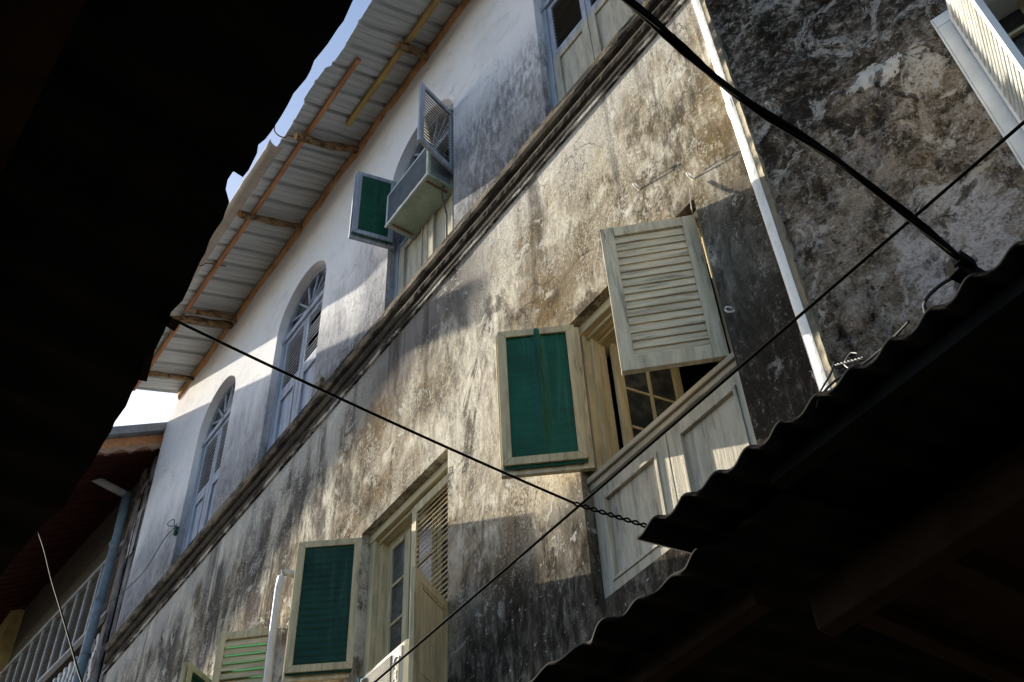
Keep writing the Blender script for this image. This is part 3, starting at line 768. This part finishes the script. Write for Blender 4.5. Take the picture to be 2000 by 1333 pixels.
for i in range(nT+1):
    xx = x0+(x1-x0)*i/nT; hh = .010+.016*abs(mnoise.noise(Vector((xx*9, 0, 0))))*(1.6 if xx < -5.5 else 1)
    b.v += [Vector((xx, y-.004, z0-.004)), Vector((xx, y-.008, z0+t*.3+hh))]
for i in range(nT): b.f.append((2*i, 2*i+2, 2*i+3, 2*i+1))
AC(b, 'foil_strip', M['trim_white'], ac, o0)
b = MB().box(-5.95, -5.25, .10, .106, 10.3085, 10.3105); AC(b, 'seam', M['ac_grille'], ac, o0)
b = MB().box(-5.2365, -5.2335, -.165, .05, 10.34, 10.77); AC(b, 'side_grille', M['ac_grille'], ac, o0)
for bx_ in (-5.90, -5.30):
    b = MB(); b.bar((bx_, -.17, 10.296), (bx_, .06, 10.296), .016, .014); AC(b, 'bracket', M['rust'], ac, o0)
b = MB().tube([(-5.27,.02,10.33),(-5.262,-.03,10.27),(-5.255,-.02,10.1),(-5.262,.03,9.9),(-5.258,.03,9.5)], .008, 8); AC(b, 'drain_hose', M['cable_grey'], ac, o0, smooth=True)
b = MB().tube([(-5.22,-.14,10.84),(-5.21,-.10,10.7),(-5.15,-.02,10.42)], .004, 6); AC(b, 'tie_wire', M['wire'], ac, o0, smooth=True)

ac2 = thing('split_air_conditioner_unit', 'aged white air conditioner unit with ribbed grille tied with blue rope in the middle window', 'air conditioner', (-5.6, -.2, 4.95))
o0 = (-5.6, -.2, 4.95)
b = MB(); fx0, fx1, fy0, fy1, z0, z1 = -5.60, -5.28, -.22, .06, 4.97, 5.47
fx0 = -5.98
def rbox(x0, x1, y0, y1, z0, z1, r, n=6):        # vertical prism with rounded corners, domed top
    ring = []
    for cxx, cyy, a0 in ((x1-r, y0+r, -90), (x1-r, y1-r, 0), (x0+r, y1-r, 90), (x0+r, y0+r, 180)):
        for i in range(n+1): a = R(a0+90*i/n); ring.append((cxx+r*math.cos(a), cyy+r*math.sin(a)))
    return ring
ring = rbox(fx0, fx1, fy0, fy1, z0, z1, .06); N = len(ring); ccx, ccy = (fx0+fx1)/2, (fy0+fy1)/2
for z, k_ in ((z0, 1), (z1-.03, 1), (z1-.01, .99), (z1, .96)):
    b.v += [Vector((ccx+(p[0]-ccx)*k_, ccy+(p[1]-ccy)*k_, z)) for p in ring]
for j in range(3):
    for i in range(N): b.f.append((j*N+i, j*N+(i+1) % N, (j+1)*N+(i+1) % N, (j+1)*N+i))
b.f.append(tuple(3*N+i for i in range(N))); b.f.append(tuple(range(N-1, -1, -1)))
AC(b, 'casing', M['ac_white'], ac2, o0, smooth=False, bevel=.004)
b = MB(); gx0, gx1 = fx0+.015, fx1-.20
b.box(gx0, gx1, fy0-.006, fy0+.002, z0+.02, z1-.035)
for i in range(28): zz = z0+.03+(z1-z0-.075)*i/27; b.box(gx0, gx1, fy0-.013, fy0-.006, zz-.003, zz+.003)
AC(b, 'grille', M['ac_slot'], ac2, o0)
b = MB(); b.box(fx1-.195, fx1-.075, fy0-.008, fy0+.002, z0+.02, z1-.03); AC(b, 'badge_strip', M['pipe_grey'], ac2, o0, bevel=.003)
b = MB(); pts = []
for i in range(25):
    a = 2*math.pi*i/24; sx, sz = math.cos(a), math.sin(a)
    pts.append((fx1-.135+.032*sx, fy0-.010, z1-.20+.025*sz+(.09 if sz > 0 else -.09)))
b.tube(pts, .003, 6, False); AC(b, 'badge_ring', M['ac_white'], ac2, o0, smooth=True)
tc = bpy.data.curves.new('brand_lettering', 'FONT'); tc.body = 'Pearl'; tc.size = .062; tc.extrude = .002; tc.align_x = 'CENTER'; tc.align_y = 'CENTER'
to = bpy.data.objects.new('lettering', tc); C.objects.link(to); to.parent = ac2
to.location = Vector((fx1-.135, fy0-.011, z1-.20)) - Vector(o0); to.rotation_euler = Matrix(((0,1,0),(0,0,-1),(-1,0,0))).to_euler()
tc.materials.append(M['ac_white'])
bpy.context.view_layer.update()
lm = bpy.data.meshes.new_from_object(to.evaluated_get(bpy.context.evaluated_depsgraph_get())); lo_ = bpy.data.objects.new('lettering', lm); C.objects.link(lo_)
lo_.parent = ac2; lo_.location = to.location; lo_.rotation_euler = to.rotation_euler; bpy.data.objects.remove(to)
b = MB()
for xx in (fx0+.05, fx0+.13):
    b = MB().tube([(xx, fy0-.02, z0-.05), (xx, fy0-.022, z1-.02), (xx, fy0+.02, z1+.012), (xx, fy1, z1+.012)], .007, 8); AC(b, 'rope', M['rope'], ac2, o0, smooth=True)

# ---------------------------------------------------------------- mouldy building on the right
T16 = math.tan(R(16)); X0R, Y0R = -2.045, -.075
mb_ = thing('mouldy_house', 'dark mouldy house with peeling plaster turned away at the right', 'house', (-.5, .35, 0))
offR = Vector((-.5, .35, 0))
def ry(x): return Y0R + (x-X0R)*T16
nR = Vector((math.sin(R(16)), -math.cos(R(16)), 0)); tR = Vector((math.cos(R(16)), math.sin(R(16)), 0))
def rp(u, dz, z): p = Vector((X0R, Y0R, 0)) + tR*u + nR*dz; p.z = z; return p    # u along wall, dz outward
def ux(x): return (x-X0R)/math.cos(R(16))
HU0, HU1, HZ0, HZ1 = ux(-.960), ux(.15), 4.7, 6.98
wr = MB(); st = .0165
us = []; u = 0.
while u < 2.6: us.append(u); u += st
us = [0.] + [v for v in us if abs(v-HU0) > st*.5 and abs(v-HU1) > st*.5 and v > .005] + [HU0, HU1]; us = sorted(us)
zs_ = []; z = 4.2
while z < 8.9: zs_.append(z); z += st
zs_ = [0., 2.0] + [v for v in zs_ if abs(v-HZ1) > st*.5 and abs(v-HZ0) > st*.5] + [HZ0, HZ1, 10, 13.2]; zs_ = sorted(zs_); us += [3.5, 6.0]
idx = {}
def disp(u, z):
    p = Vector((u, z, 1.7))
    a = mnoise.fractal(p*3.0, 1.0, 2.1, 5) ; b_ = mnoise.noise(p*1.1)
    # hard-edged flakes: threshold of a fractal field
    fl = mnoise.fractal(p*2.2 + Vector((5,2,8)), .9, 2.2, 6); fl = max(0, min(1, (fl-.08)/.05))
    fl2 = mnoise.fractal(p*6.2 + Vector((1,7,3)), .9, 2.2, 5); fl2 = max(0, min(1, (fl2-.22)/.06))
    d = .026*a + .025*b_ + .018*fl + .010*fl2 + .006*mnoise.fractal(p*14, 1.0, 2.2, 4)
    # eaten-away lower left corner
    e = max(0, 1-math.hypot((u-.28)/.42, (z-5.1)/.42)); d -= .03*e*(1+1.5*mnoise.noise(p*11)) if e > 0 else 0
    edge = min(1, max(0, u-.03)/.12) * min(1, max(.0, min(abs(u-HU0), abs(z-HZ1) if u > HU0 else 9)/.04))
    return d*edge
for j, z in enumerate(zs_):
    for i, u in enumerate(us): wr.v.append(rp(u, disp(u, z) if 4.2 <= z < 8.9 and u < 2.6 else 0, z))
nu = len(us)
for j in range(len(zs_)-1):
    for i in range(nu-1):
        um, zm = (us[i]+us[i+1])/2, (zs_[j]+zs_[j+1])/2
        if HU0 < um < HU1 and HZ0 < zm < HZ1: continue
        a = j*nu+i; wr.f.append((a, a+1, a+nu+1, a+nu))
for v in wr.v: v -= offR
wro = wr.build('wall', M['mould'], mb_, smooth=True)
def RB(mb, name, mat, par=mb_, **kw):
    for v in mb.v: v -= offR
    return mb.build(name, mat, par, **kw)
def rbx(mb, u0, u1, d0, d1, z0, z1): mb.obox(rp((u0+u1)/2, (d0+d1)/2, (z0+z1)/2), tR*(u1-u0)/2, nR*(d1-d0)/2, (0,0,(z1-z0)/2)); return mb
# white rounded arris and return face catching the sun
c = MB(); nz = 160
pr = [(-2.110, .0), (-2.109, -.02), (-2.104, -.040), (-2.096, -.056), (-2.080, -.070), (-2.058, -.078), (-2.02, -.0715)]
for j in range(nz+1):
    z = 3.0 + 10.2*j/nz; w_ = .004*mnoise.noise(Vector((0, z*1.3, 0))) + .0015*mnoise.noise(Vector((0, z*7, 2)))
    if 7.30 < z < 7.42: w_ -= .007
    for x, y in pr: c.v.append(Vector((x+w_, y, z)))
n = len(pr)
for j in range(nz):
    for i in range(n-1): c.f.append((j*n+i, j*n+i+1, (j+1)*n+i+1, (j+1)*n+i))
RB(c, 'corner_moulding', M['trim_white'], smooth=True)
c = MB(); nz = 260
for j in range(nz+1):
    z = 4.3+4.6*j/nz; ee = .062 + .010*mnoise.noise(Vector((1, z*2.2, 5))) + .010*mnoise.noise(Vector((4, z*9, 5)))
    for u_, d_ in ((.015, .006), (.05, .012), (ee-.012, .013), (ee, .001)): c.v.append(rp(u_, d_+.004*mnoise.noise(Vector((u_*20, z*6, 0))), z))
for j in range(nz):
    for i in range(3): c.f.append((j*4+i, j*4+i+1, (j+1)*4+i+1, (j+1)*4+i))
M['corner_render'] = plain('grey_corner_render', (.19, .17, .13), .95, .1, .25, bump=.01)
RB(c, 'corner_render', M['corner_render'], smooth=True)
# body
b = MB(); b.box(-2.04, -1.98, 1.2, 5.2, 0, 13.2); b.box(-2.0, 4, 5.2, 5.4, 0, 13.2); b.box(-2.1, 4.2, -.3, 5.5, 13.2, 13.35)
RB(b, 'rear_wall', M['opp_wall'])
# window with white lining
wn = bpy.data.objects.new('window', None); C.objects.link(wn); wn.parent = mb_; wn['label'] = 'white framed window at the picture corner'
b = MB(); rbx(b, HU0, HU0+.012, -.26, .012, HZ0, HZ1); rbx(b, HU0+.012, HU1, -.26, .012, HZ1-.012, HZ1); rbx(b, HU1-.01, HU1, -.26, .0, HZ0, HZ1-.012)
rbx(b, HU0+.013, HU0+.085, -.03, .016, HZ0, HZ1-.10); rbx(b, HU0+.013, HU1-.02, -.032, .020, HZ1-.10, HZ1-.013)
RB(b, 'frame', M['white_wood'], wn, bevel=.004)
b = MB()
for k_ in range(4):
    u0 = HU0+.16+.25*k_; rbx(b, u0-.02, u0+.02, -.20, -.165, HZ0, HZ1-.02)
for k_ in range(8): z = HZ0+.1+.28*k_; rbx(b, HU0+.1, HU1-.02, -.195, -.17, z-.012, z+.012)
RB(b, 'glazing_bar', M['creamh'], wn, bevel=.003)
b = MB(); rbx(b, HU0+.02, HU1, -.215, -.21, HZ0, HZ1-.02); RB(b, 'pane', M['glass'], wn)
b = MB(); rbx(b, HU0-.2, HU1+.5, -1.6, -1.55, HZ0-.5, HZ1+.5); RB(b, 'interior', M['interior'])
# sunlit white louvred shutter projecting from it
hp = rp(ux(-.865), .030, 0)
d = (.46, -.888)
sh = leaf_obj('shutter', (hp.x-offR.x, hp.y-offR.y), d, 5.30, 6.86, .50, M['white_wood'], M['white_wood'], 'louvre', mb_, -1, .05, .09, 21, 70, 'sunlit white louvred shutter projecting from the wall')
for z in (6.62, 5.75): RB(rbx(MB(), ux(-.885), ux(-.865), .018, .034, z-.05, z+.05), 'hinge', M['louvre_white'], wn, bevel=.002)

# ---------------------------------------------------------------- red-roofed house on the left
lh = thing('red_roofed_house', 'neighbouring house with red sheet roof, plank gable and pale louvred gallery', 'house', (-14, 0, 0))
offL = Vector((-14, 0, 0)); K = .064
def ly(x): return .10 + K*(x+13)       # face line of the house, coming forward to the left
def LB(mb, name, mat, par=None, **kw):
    for v in mb.v: v -= offL
    return mb.build(name, mat, par or lh, **kw)
def lbx(mb, x0, x1, d0, d1, z0, z1):    # d outward from the face line
    vs = []
    for z in (z0, z1): vs += [(x0, ly(x0)-d0, z), (x1, ly(x1)-d0, z), (x1, ly(x1)-d1, z), (x0, ly(x0)-d1, z)]
    mb.add(vs, [(0,1,2,3),(7,6,5,4),(0,4,5,1),(1,5,6,2),(2,6,7,3),(3,7,4,0)]); return mb
b = MB(); lbx(b, -30, -13.2, -.5, -.12, 0, 9.4); LB(b, 'wall', M['opp_wall'])
# planks above the gallery
b = MB()
for i in range(3): lbx(b, -17.62, -13.3, -.03, 0.0+.002*i, 11.475+.365*i, 11.475+.365*(i+1)-.008)
lbx(b, -17.62, -13.3, -.06, -.035, 11.4, 12.8)
LB(b, 'plank_wall', M['plank'])
b = MB(); lbx(b, -30, -13.3, -.05, .03, 12.575, 12.72); LB(b, 'wall_plate', M['black_wood'])
# pale louvred gallery: panels of slats between uprights
b = MB(); lbx(b, -18.9, -13.3, -.02, .03, 11.40, 11.465); lbx(b, -18.9, -13.3, -.02, .05, 10.18, 10.26)
xs0 = -13.35; k_ = 0
pan = []
while xs0 > -18.8:
    lbx(b, xs0-.055, xs0, -.015, .02, 10.26, 11.40)
    pan.append((xs0-.40, xs0-.055)); xs0 -= .40
LB(b, 'gallery_frame', M['louvre_white'])
for (xa, xb) in pan:
    c = MB(); n_ = 17
    for i in range(n_):
        zc = 10.29+1.08*(i+.5)/n_; ym = ly((xa+xb)/2)+.0
        c.obox(((xa+xb)/2, ym, zc), ((xb-xa)/2, (xb-xa)/2*K, 0), (0, -.008, -.0165), (0, .0026, -.0012))
    LB(c, 'gallery_louvre', M['louvre_white'])
b = MB(); lbx(b, -18.9, -13.3, -.05, .08, 10.02, 10.16); LB(b, 'gallery_sill', M['plank'])
# scalloped white fretwork under it
b = MB(); nf = 0; xx = -13.35
while xx > -18.5:
    b = MB()
    for i in range(9):
        z0 = 9.98-.085*i; off = .035*math.sin(i*1.15)
        lbx(b, xx-.07+off, xx+off, -.0, .03, z0-.088, z0)
    LB(b, 'fret_board', M['white_fret'])
    xx -= .17
b = MB(); lbx(b, -18.9, -13.3, -.10, -.06, 9.2, 11.4); LB(b, 'gallery_lining', M['interior'])
b = MB(); b.box(-18.75, -17.66, -.40, .6, 11.50, 12.55); b.box(-19.2,-18.75,-.42,.6,9.0,12.6); LB(b, 'yellow_end_wall', M['yellow_wall'])
# roof
def lrz(yo): return 12.60 - .62*yo     # yo = outward distance from the face line
def outw(x): return 1.17 + .0*x
rfm = MB(); xx = -12.70; cols = []
while xx > -30: cols.append(xx); xx -= .045
for i, x in enumerate(cols):
    for yo in (-2.5, 0, .4, .8, outw(x)):
        rfm.v.append(Vector((x, ly(x)-yo, lrz(yo) + .012*math.sin(x*2*math.pi/.19))))
for i in range(len(cols)-1):
    for j in range(4): rfm.f.append((i*5+j, i*5+j+1, (i+1)*5+j+1, (i+1)*5+j))
lro = LB(rfm, 'roof', M['red_roof'], smooth=True); lro.modifiers.new('t', 'SOLIDIFY').thickness = .01
def LS(mb, name, mat, **kw):
    o = LB(mb, name, mat, **kw); o.parent = lro; return o
# verge: grey flashing on top, timber barge board, wavy tile edge
def verge_strip(name, x0, x1, zoff0, zoff1, mat, wave=0., y0=.02, y1=-1.20, n=60, **kw):
    b = MB()
    for i in range(n+1):
        y = y0+(y1-y0)*i/n; zc = 12.62+.62*y - .0; wv = wave*math.sin((y)*2*math.pi/.30)
        b.v += [Vector((x0, y, zc+zoff0+wv)), Vector((x1, y, zc+zoff0+wv)), Vector((x1, y, zc+zoff1)), Vector((x0, y, zc+zoff1))]
    for i in range(n):
        for j in range(4): b.f.append((i*4+j, i*4+(j+1) % 4, (i+1)*4+(j+1) % 4, (i+1)*4+j))
    b.f.append((0,1,2,3)); b.f.append((n*4+3, n*4+2, n*4+1, n*4))
    return LS(b, name, mat, **kw)
verge_strip('verge_tile', -12.66, -12.80, -.075, -.005, M['tile'], .028)
verge_strip('barge_board', -12.70, -12.78, .0, .20, M['timber'])
verge_strip('verge_flashing', -12.60, -13.1, .21, .36, M['flash'])
# blackened pilaster at the party line
b = MB()
for x0, x1, y0, y1 in ((-13.42, -12.68, .07, .45), (-13.40, -13.22, .02, .07), (-12.98, -12.86, .035, .07), (-12.78, -12.68, .03, .07)):
    b.box(x0, x1, y0, y1, 0, 12.60+.02*(x0+13))
b.box(-13.46, -12.66, .0, .46, 12.0, 12.12)
b.add([(-13.4,.05,12.6),(-12.66,.05,12.6),(-12.66,.05,13.0),(-12.8,.05,12.97),(-13.1,.05,12.72),(-13.4,.5,12.6),(-12.66,.5,12.6),(-12.66,.5,13.0),(-12.8,.5,12.97),(-13.1,.5,12.72)],
      [(0,1,2,3,4),(9,8,7,6,5),(1,6,7,2),(2,7,8,3),(3,8,9,4),(4,9,5,0)])
LB(b, 'pilaster', M['pilaster'], bevel=.01)
b = MB(); nT = 20
for i in range(nT+1):
    z = 10.83+.75*i/nT; wv = .012*mnoise.noise(Vector((0, z*7, 1)))
    b.v += [Vector((-13.03+wv, .0+wv, z)), Vector((-12.84+wv, .012, z))]
for i in range(nT): b.f.append((2*i, 2*i+1, 2*i+3, 2*i+2))
o = LB(b, 'tin_patch', M['rusty_tin']); o.modifiers.new('t','SOLIDIFY').thickness = .006
b = MB()
b.tube([(-12.92, .015, 12.6), (-12.93, -.012, 11.6), (-12.90, -.012, 11.0), (-12.93, .01, 10.0), (-12.90, .01, 9.0), (-12.92,.0,7.5)], .006, 6); LB(b, 'conduit', M['cable'], smooth=True); b = MB()
b.tube([(-13.12, .05, 12.6), (-13.13, .05, 11.0), (-13.10, .05, 9.0)], .006, 6)
LB(b, 'conduit', M['cable'], smooth=True)
b = MB(); b.tube([(-13.40, -.10, 12.15), (-13.38, -.09, 11.4), (-13.38, -.10, 10.3), (-13.40, -.11, 9.1), (-13.42, -.1, 6.0)], .062, 16)
for z in (11.25, 10.35, 9.55): b.tube([(-13.385, -.10, z-.02), (-13.385, -.10, z+.02)], .070, 16)
LB(b, 'downpipe', M['pipe_blue'], smooth=True)
b = MB(); b.tube([(-13.40, -.78, 12.245), (-13.40, -.06, 12.115)], .055, 16); LB(b, 'downpipe_elbow', M['pipe_grey'], smooth=True)

# ---------------------------------------------------------------- low canopies (close to the viewer)
def canopy(x0, x1, yedge, ywall, z_edge, slope, pitch, amp, name, parent, off, mat, jag=.012, notch=None, seed=0):
    mbx = MB(); n_ = int((x1-x0)/(pitch/10)); ny = 8
    for i in range(n_+1):
        x = x0+(x1-x0)*i/n_; ye = yedge(x) + jag*mnoise.noise(Vector((x*9, seed, 0)))
        if notch: ye += notch(x)
        for j in range(ny+1):
            y = ye+(ywall-ye)*j/ny
            z = z_edge + slope*abs(y-yedge(x)) + amp*math.sin(2*math.pi*x/pitch+seed) + .004*mnoise.noise(Vector((x*3, y*3, seed)))
            mbx.v.append(Vector((x, y, z)) - Vector(off))
    for i in range(n_):
        for j in range(ny): a = i*(ny+1)+j; mbx.f.append((a, a+ny+1, a+ny+2, a+1))
    o = mbx.build(name, mat, parent, smooth=True); o.modifiers.new('t', 'SOLIDIFY').thickness = .008; return o
rc = thing('right_canopy', 'black corrugated shop canopy below the big open window', 'canopy', (0, -.9, 3.3))
rc.name = 'shop_canopy'
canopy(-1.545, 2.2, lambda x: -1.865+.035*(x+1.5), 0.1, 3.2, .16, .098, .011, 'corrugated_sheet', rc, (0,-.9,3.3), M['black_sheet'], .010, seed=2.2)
b = MB()
def RC(mb, name, mat, **kw):
    for v in mb.v: v -= Vector((0,-.9,3.3))
    return mb.build(name, mat, rc, **kw)
RC(MB().box(-1.42, 2.2, -1.46, -1.40, 3.01, 3.13), 'beam', M['black_wood'], bevel=.008)
for bx_ in (-1.38, -1.14, .2): RC(MB().box(bx_, bx_+.05, -1.395, .0, 3.045, 3.095), 'batten', M['black_wood'], bevel=.004)
RC(MB().box(-1.38, 2.2, -1.398, -.02, 3.10, 3.12), 'ceiling_board', M['soffit'])
RC(MB().box(-1.20, 2.2, -1.78, -1.74, 3.15, 3.185), 'edge_purlin', M['black_sheet'])
RC(MB().tube([(1.9,-1.76,0),(1.9,-1.76,3.16)], .03, 12), 'post', M['black_wood'], smooth=True)
lc = thing('side_canopy', 'black corrugated canopy lower and further left along the wall', 'canopy', (-2.6, -.8, 3.3))
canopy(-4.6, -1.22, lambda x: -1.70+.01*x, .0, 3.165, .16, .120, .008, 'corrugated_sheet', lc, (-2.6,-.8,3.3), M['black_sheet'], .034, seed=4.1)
b = MB().box(-4.6, -1.50, -1.55, -1.50, 3.10, 3.15)
for v in b.v: v -= Vector((-2.6,-.8,3.3))
b.build('beam', M['black_wood'], lc)
b = MB().tube([(-4.5,-1.5,0),(-4.5,-1.5,3.1)], .03, 12)
for v in b.v: v -= Vector((-2.6,-.8,3.3))
b.build('post', M['black_wood'], lc, smooth=True)

oh = thing('opposite_house', 'unlit low house whose black corrugated eaves fill the upper left', 'house', (-2, -4.8, 0))
offO = (-2, -4.8, 0)
EDGE = [(-0.7999,-3.0508),(-0.8278,-3.0442),(-0.8681,-3.0384),(-0.8860,-3.0399),(-0.9203,-3.0401),(-0.9578,-3.0438),(-0.9785,-3.0394),(-0.9955,-3.0381),(-1.0346,-3.0419),(-1.0638,-3.0394),(-1.0883,-3.0385),(-1.1268,-3.0387),(-1.1444,-3.0398),(-1.1638,-3.0451),(-1.1850,-3.0374),(-1.1976,-3.0362),(-1.2230,-3.0337),(-1.2446,-3.0354),(-1.2354,-3.0481),(-1.2447,-3.0559),(-1.2654,-3.0561),(-1.2885,-3.0490),(-1.3115,-3.0306),(-1.3374,-3.0265),(-1.3539,-3.0228),(-1.3837,-3.0233),(-1.4129,-3.0222),(-1.4450,-3.0157),(-1.4693,-3.0151),(-1.5227,-3.0078),(-1.5445,-3.0044),(-1.5825,-3.0002),(-1.6250,-3.0066),(-1.6811,-2.9962),(-1.7553,-2.9887),(-1.7622,-2.9937),(-1.8517,-2.9819),(-1.8885,-2.9804),(-1.9360,-2.9734),(-1.9961,-2.9747),(-2.0252,-2.9700),(-2.0696,-2.9688),(-2.1607,-2.9629),(-2.2114,-2.9640),(-2.2498,-2.9652),(-2.3357,-2.9574),(-2.4024,-2.9703),(-2.5072,-2.9831),(-2.7042,-2.9925),(-2.8693,-3.0174)]
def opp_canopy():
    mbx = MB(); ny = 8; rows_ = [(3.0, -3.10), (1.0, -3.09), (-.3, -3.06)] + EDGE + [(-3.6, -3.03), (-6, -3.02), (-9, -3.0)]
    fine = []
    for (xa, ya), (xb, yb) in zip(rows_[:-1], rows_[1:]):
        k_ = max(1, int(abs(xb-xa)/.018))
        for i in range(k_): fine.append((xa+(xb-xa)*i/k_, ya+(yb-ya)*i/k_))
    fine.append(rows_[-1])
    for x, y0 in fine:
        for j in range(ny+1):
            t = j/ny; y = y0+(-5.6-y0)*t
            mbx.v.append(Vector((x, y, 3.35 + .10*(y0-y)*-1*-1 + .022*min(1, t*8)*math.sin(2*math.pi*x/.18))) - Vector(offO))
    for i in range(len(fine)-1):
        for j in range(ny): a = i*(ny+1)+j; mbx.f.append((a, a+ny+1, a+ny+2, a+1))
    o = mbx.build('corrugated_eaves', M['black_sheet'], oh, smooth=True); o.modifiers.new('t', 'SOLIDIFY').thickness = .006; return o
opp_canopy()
def OB(mb, name, mat, **kw):
    for v in mb.v: v -= Vector(offO)
    return mb.build(name, mat, oh, **kw)
OB(MB().box(-9, 3, -3.50, -3.40, 3.18, 3.32), 'eaves_beam', M['black_wood'])
OB(MB().box(-9, 3, -5.0, -4.7, 0, 3.42), 'wall', M['opp_wall'])
OB(MB().box(-9, 3, -9, -5.0, 0, 3.3), 'rear_wall', M['opp_wall'])
rf2 = MB().add([(-9.2,-5.5,3.56),(3.2,-5.5,3.56),(3.2,-9.3,3.2),(-9.2,-9.3,3.2)], [(0,1,2,3)]); o = OB(rf2, 'roof_slope', M['black_sheet']); o.modifiers.new('t','SOLIDIFY').thickness = .05
OB(MB().bar((-1.70,-3.02,3.40),(-1.61,-3.0,3.30),.02,.02).bar((-1.70,-3.01,3.385),(-1.82,-2.98,3.33),.016,.016), 'bracket', M['black_wood'])

# ---------------------------------------------------------------- cables
def sag(a, b, s, n=40):
    a, b = Vector(a), Vector(b); return [a.lerp(b, i/n) - Vector((0,0,s*4*(i/n)*(1-i/n))) for i in range(n+1)]
c = MB(); A, B = (-1.645, -2.99, 3.35), (-1.675, -1.93, 3.35)
c.tube(sag(A, B, .008), .0032, 8)
tw = []; pA, pB = Vector(B), Vector((-1.60, -1.76, 3.30))
for ph in (0, math.pi):
    pts = []
    for i in range(90):
        t = i/89; p = pA.lerp(pB, t); a = t*2*math.pi*4.5+ph
        pts.append(p + Vector((math.cos(a)*.0035, 0, math.sin(a)*.0045)))
    c.tube(pts, .0024, 6)
tag(c.build('wire', M['cable'], smooth=True), 'thin black wire crossing the alley to the canopy corner, twisted at its end', 'wire')
c = MB(); pts0 = [(-.545,-3.1,3.31),(-.557,-2.692,3.30),(-.584,-2.448,3.30),(-.583,-2.144,3.295),(-.611,-1.77,3.30)]
def inter(pts, n):
    out = []; m_ = len(pts)-1
    for i in range(n+1):
        t = i/n*m_; k = min(int(t), m_-1); f = t-k
        P0, P1, P2, P3 = [Vector(pts[max(0, min(m_, k+q_))]) for q_ in (-1, 0, 1, 2)]
        out.append(.5*((2*P1)+(-P0+P2)*f+(2*P0-5*P1+4*P2-P3)*f*f+(-P0+3*P1-3*P2+P3)*f**3))
    return out
base = inter(pts0, 160)
for k in range(3):
    pts = []
    for i, p in enumerate(base):
        t = i/160; a = t*2*math.pi*1.6 + k*2*math.pi/3; rr = .0040+.0015*math.sin(t*23)+.0012*mnoise.noise(Vector((t*30,k,0)))
        pts.append(p + Vector((math.cos(a)*rr, 0, math.sin(a)*rr)))
    c.tube(pts, .0046, 8)
tag(c.build('power_cable', M['cable'], smooth=True), 'thick bundle of twisted black cables crossing the upper right', 'cable')
c = MB(); c.tube(sag((-6.2, -1.0, 4.43), (1.2, -1.0, 4.43), .0), .0058, 8)
tag(c.build('wire', M['cable'], smooth=True), 'straight thin black wire running parallel to the wall across the large window', 'wire')
# bracket and ends at the canopy
c = MB(); c.bar((-.63,-1.80,3.30), (-.60,-1.60,3.26), .03, .05); c.obox((-.612,-1.785,3.300), (.014,0,.003), (0,.022,0), (0,0,.012))
tag(c.build('cable_bracket', M['cable'], bevel=.002), 'black bracket holding the thick cable at the canopy edge', 'bracket')
c = MB(); c.tube(inter([(-.64,-1.76,3.31),(-.68,-1.77,3.31),(-.715,-1.79,3.28),(-.72,-1.80,3.22)], 24), .0042, 8)
tag(c.build('cable_tail', M['cable_grey'], smooth=True), 'short grey cable drooping from the bracket onto the canopy', 'cable')
# tangle of wires and rope on the canopy edge
def tangle(name, pts, r, mat, label, cat='wire'):
    c = MB(); c.tube(inter(pts, 40), r, 7); return tag(c.build(name, mat, smooth=True), label, cat)
YC = -1.835
tangle('loose_cable', [(-1.0,YC,3.205),(-.95,YC+.02,3.238),(-.88,YC+.03,3.235),(-.81,YC+.02,3.228),(-.74,YC,3.218)], .0028, M['cable_grey'], 'grey cable lying along the canopy edge below the mouldy wall')
c = MB()
for ph in (0, math.pi):
    pts = []
    for i in range(60):
        t = i/59; p = Vector((-.925,YC,3.252)).lerp(Vector((-.86,YC,3.218)), t); a = t*2*math.pi*4+ph; pts.append(p+Vector((0, math.cos(a)*.0018, math.sin(a)*.0018)))
    c.tube(pts, .0012, 6)
tag(c.build('twisted_wire', M['wire'], smooth=True), 'pale twisted wire end sticking up from the canopy edge', 'wire')
tangle('wire_loop', [(-.90,YC,3.222),(-.905,YC,3.24),(-.885,YC,3.252),(-.87,YC,3.24)], .0014, M['wire'], 'small pale wire loop on the canopy edge')
tangle('rope_end', [(-1.0,YC,3.19),(-.975,YC-.005,3.215),(-.945,YC,3.24),(-.925,YC,3.262)], .0022, M['cable_grey'], 'frayed grey rope end rising beside the white corner')
# wires on the far left
c = MB(); c.tube(inter([(-14.35,-1.03,11.88),(-13.280,-1,10.782),(-12.233,-1,9.687),(-11.288,-1,8.736),(-10.33,-1,7.765),(-9.611,-1,7.038),(-8.8,-1,6.3)], 30), .010, 6)
tag(c.build('wire', M['cable'], smooth=True), 'thin dark wire hanging in front of the louvred gallery', 'wire')
c = MB(); c.tube(inter([(-11.02,-.03,10.08),(-11.25,-.07,10.02),(-12.0,-.06,9.9),(-13.2,-.18,10.0)], 30), .005, 6)
c.tube(inter([(-11.03,-.04,10.07),(-11.12,-.10,10.12),(-11.16,-.09,10.20),(-11.08,-.06,10.2),(-11.04,-.05,10.08),(-10.95,-.05,10.06)], 30), .005, 6)
c.obox((-11.04,-.02,10.02),(.03,0,0),(0,.02,0),(0,0,.05))
M['green_wire'] = plain('green_wire', (.02, .10, .085), .7)
tag(c.build('looped_wire', M['green_wire'], smooth=True), 'green wire looped at the foot of the leftmost arched window', 'wire')
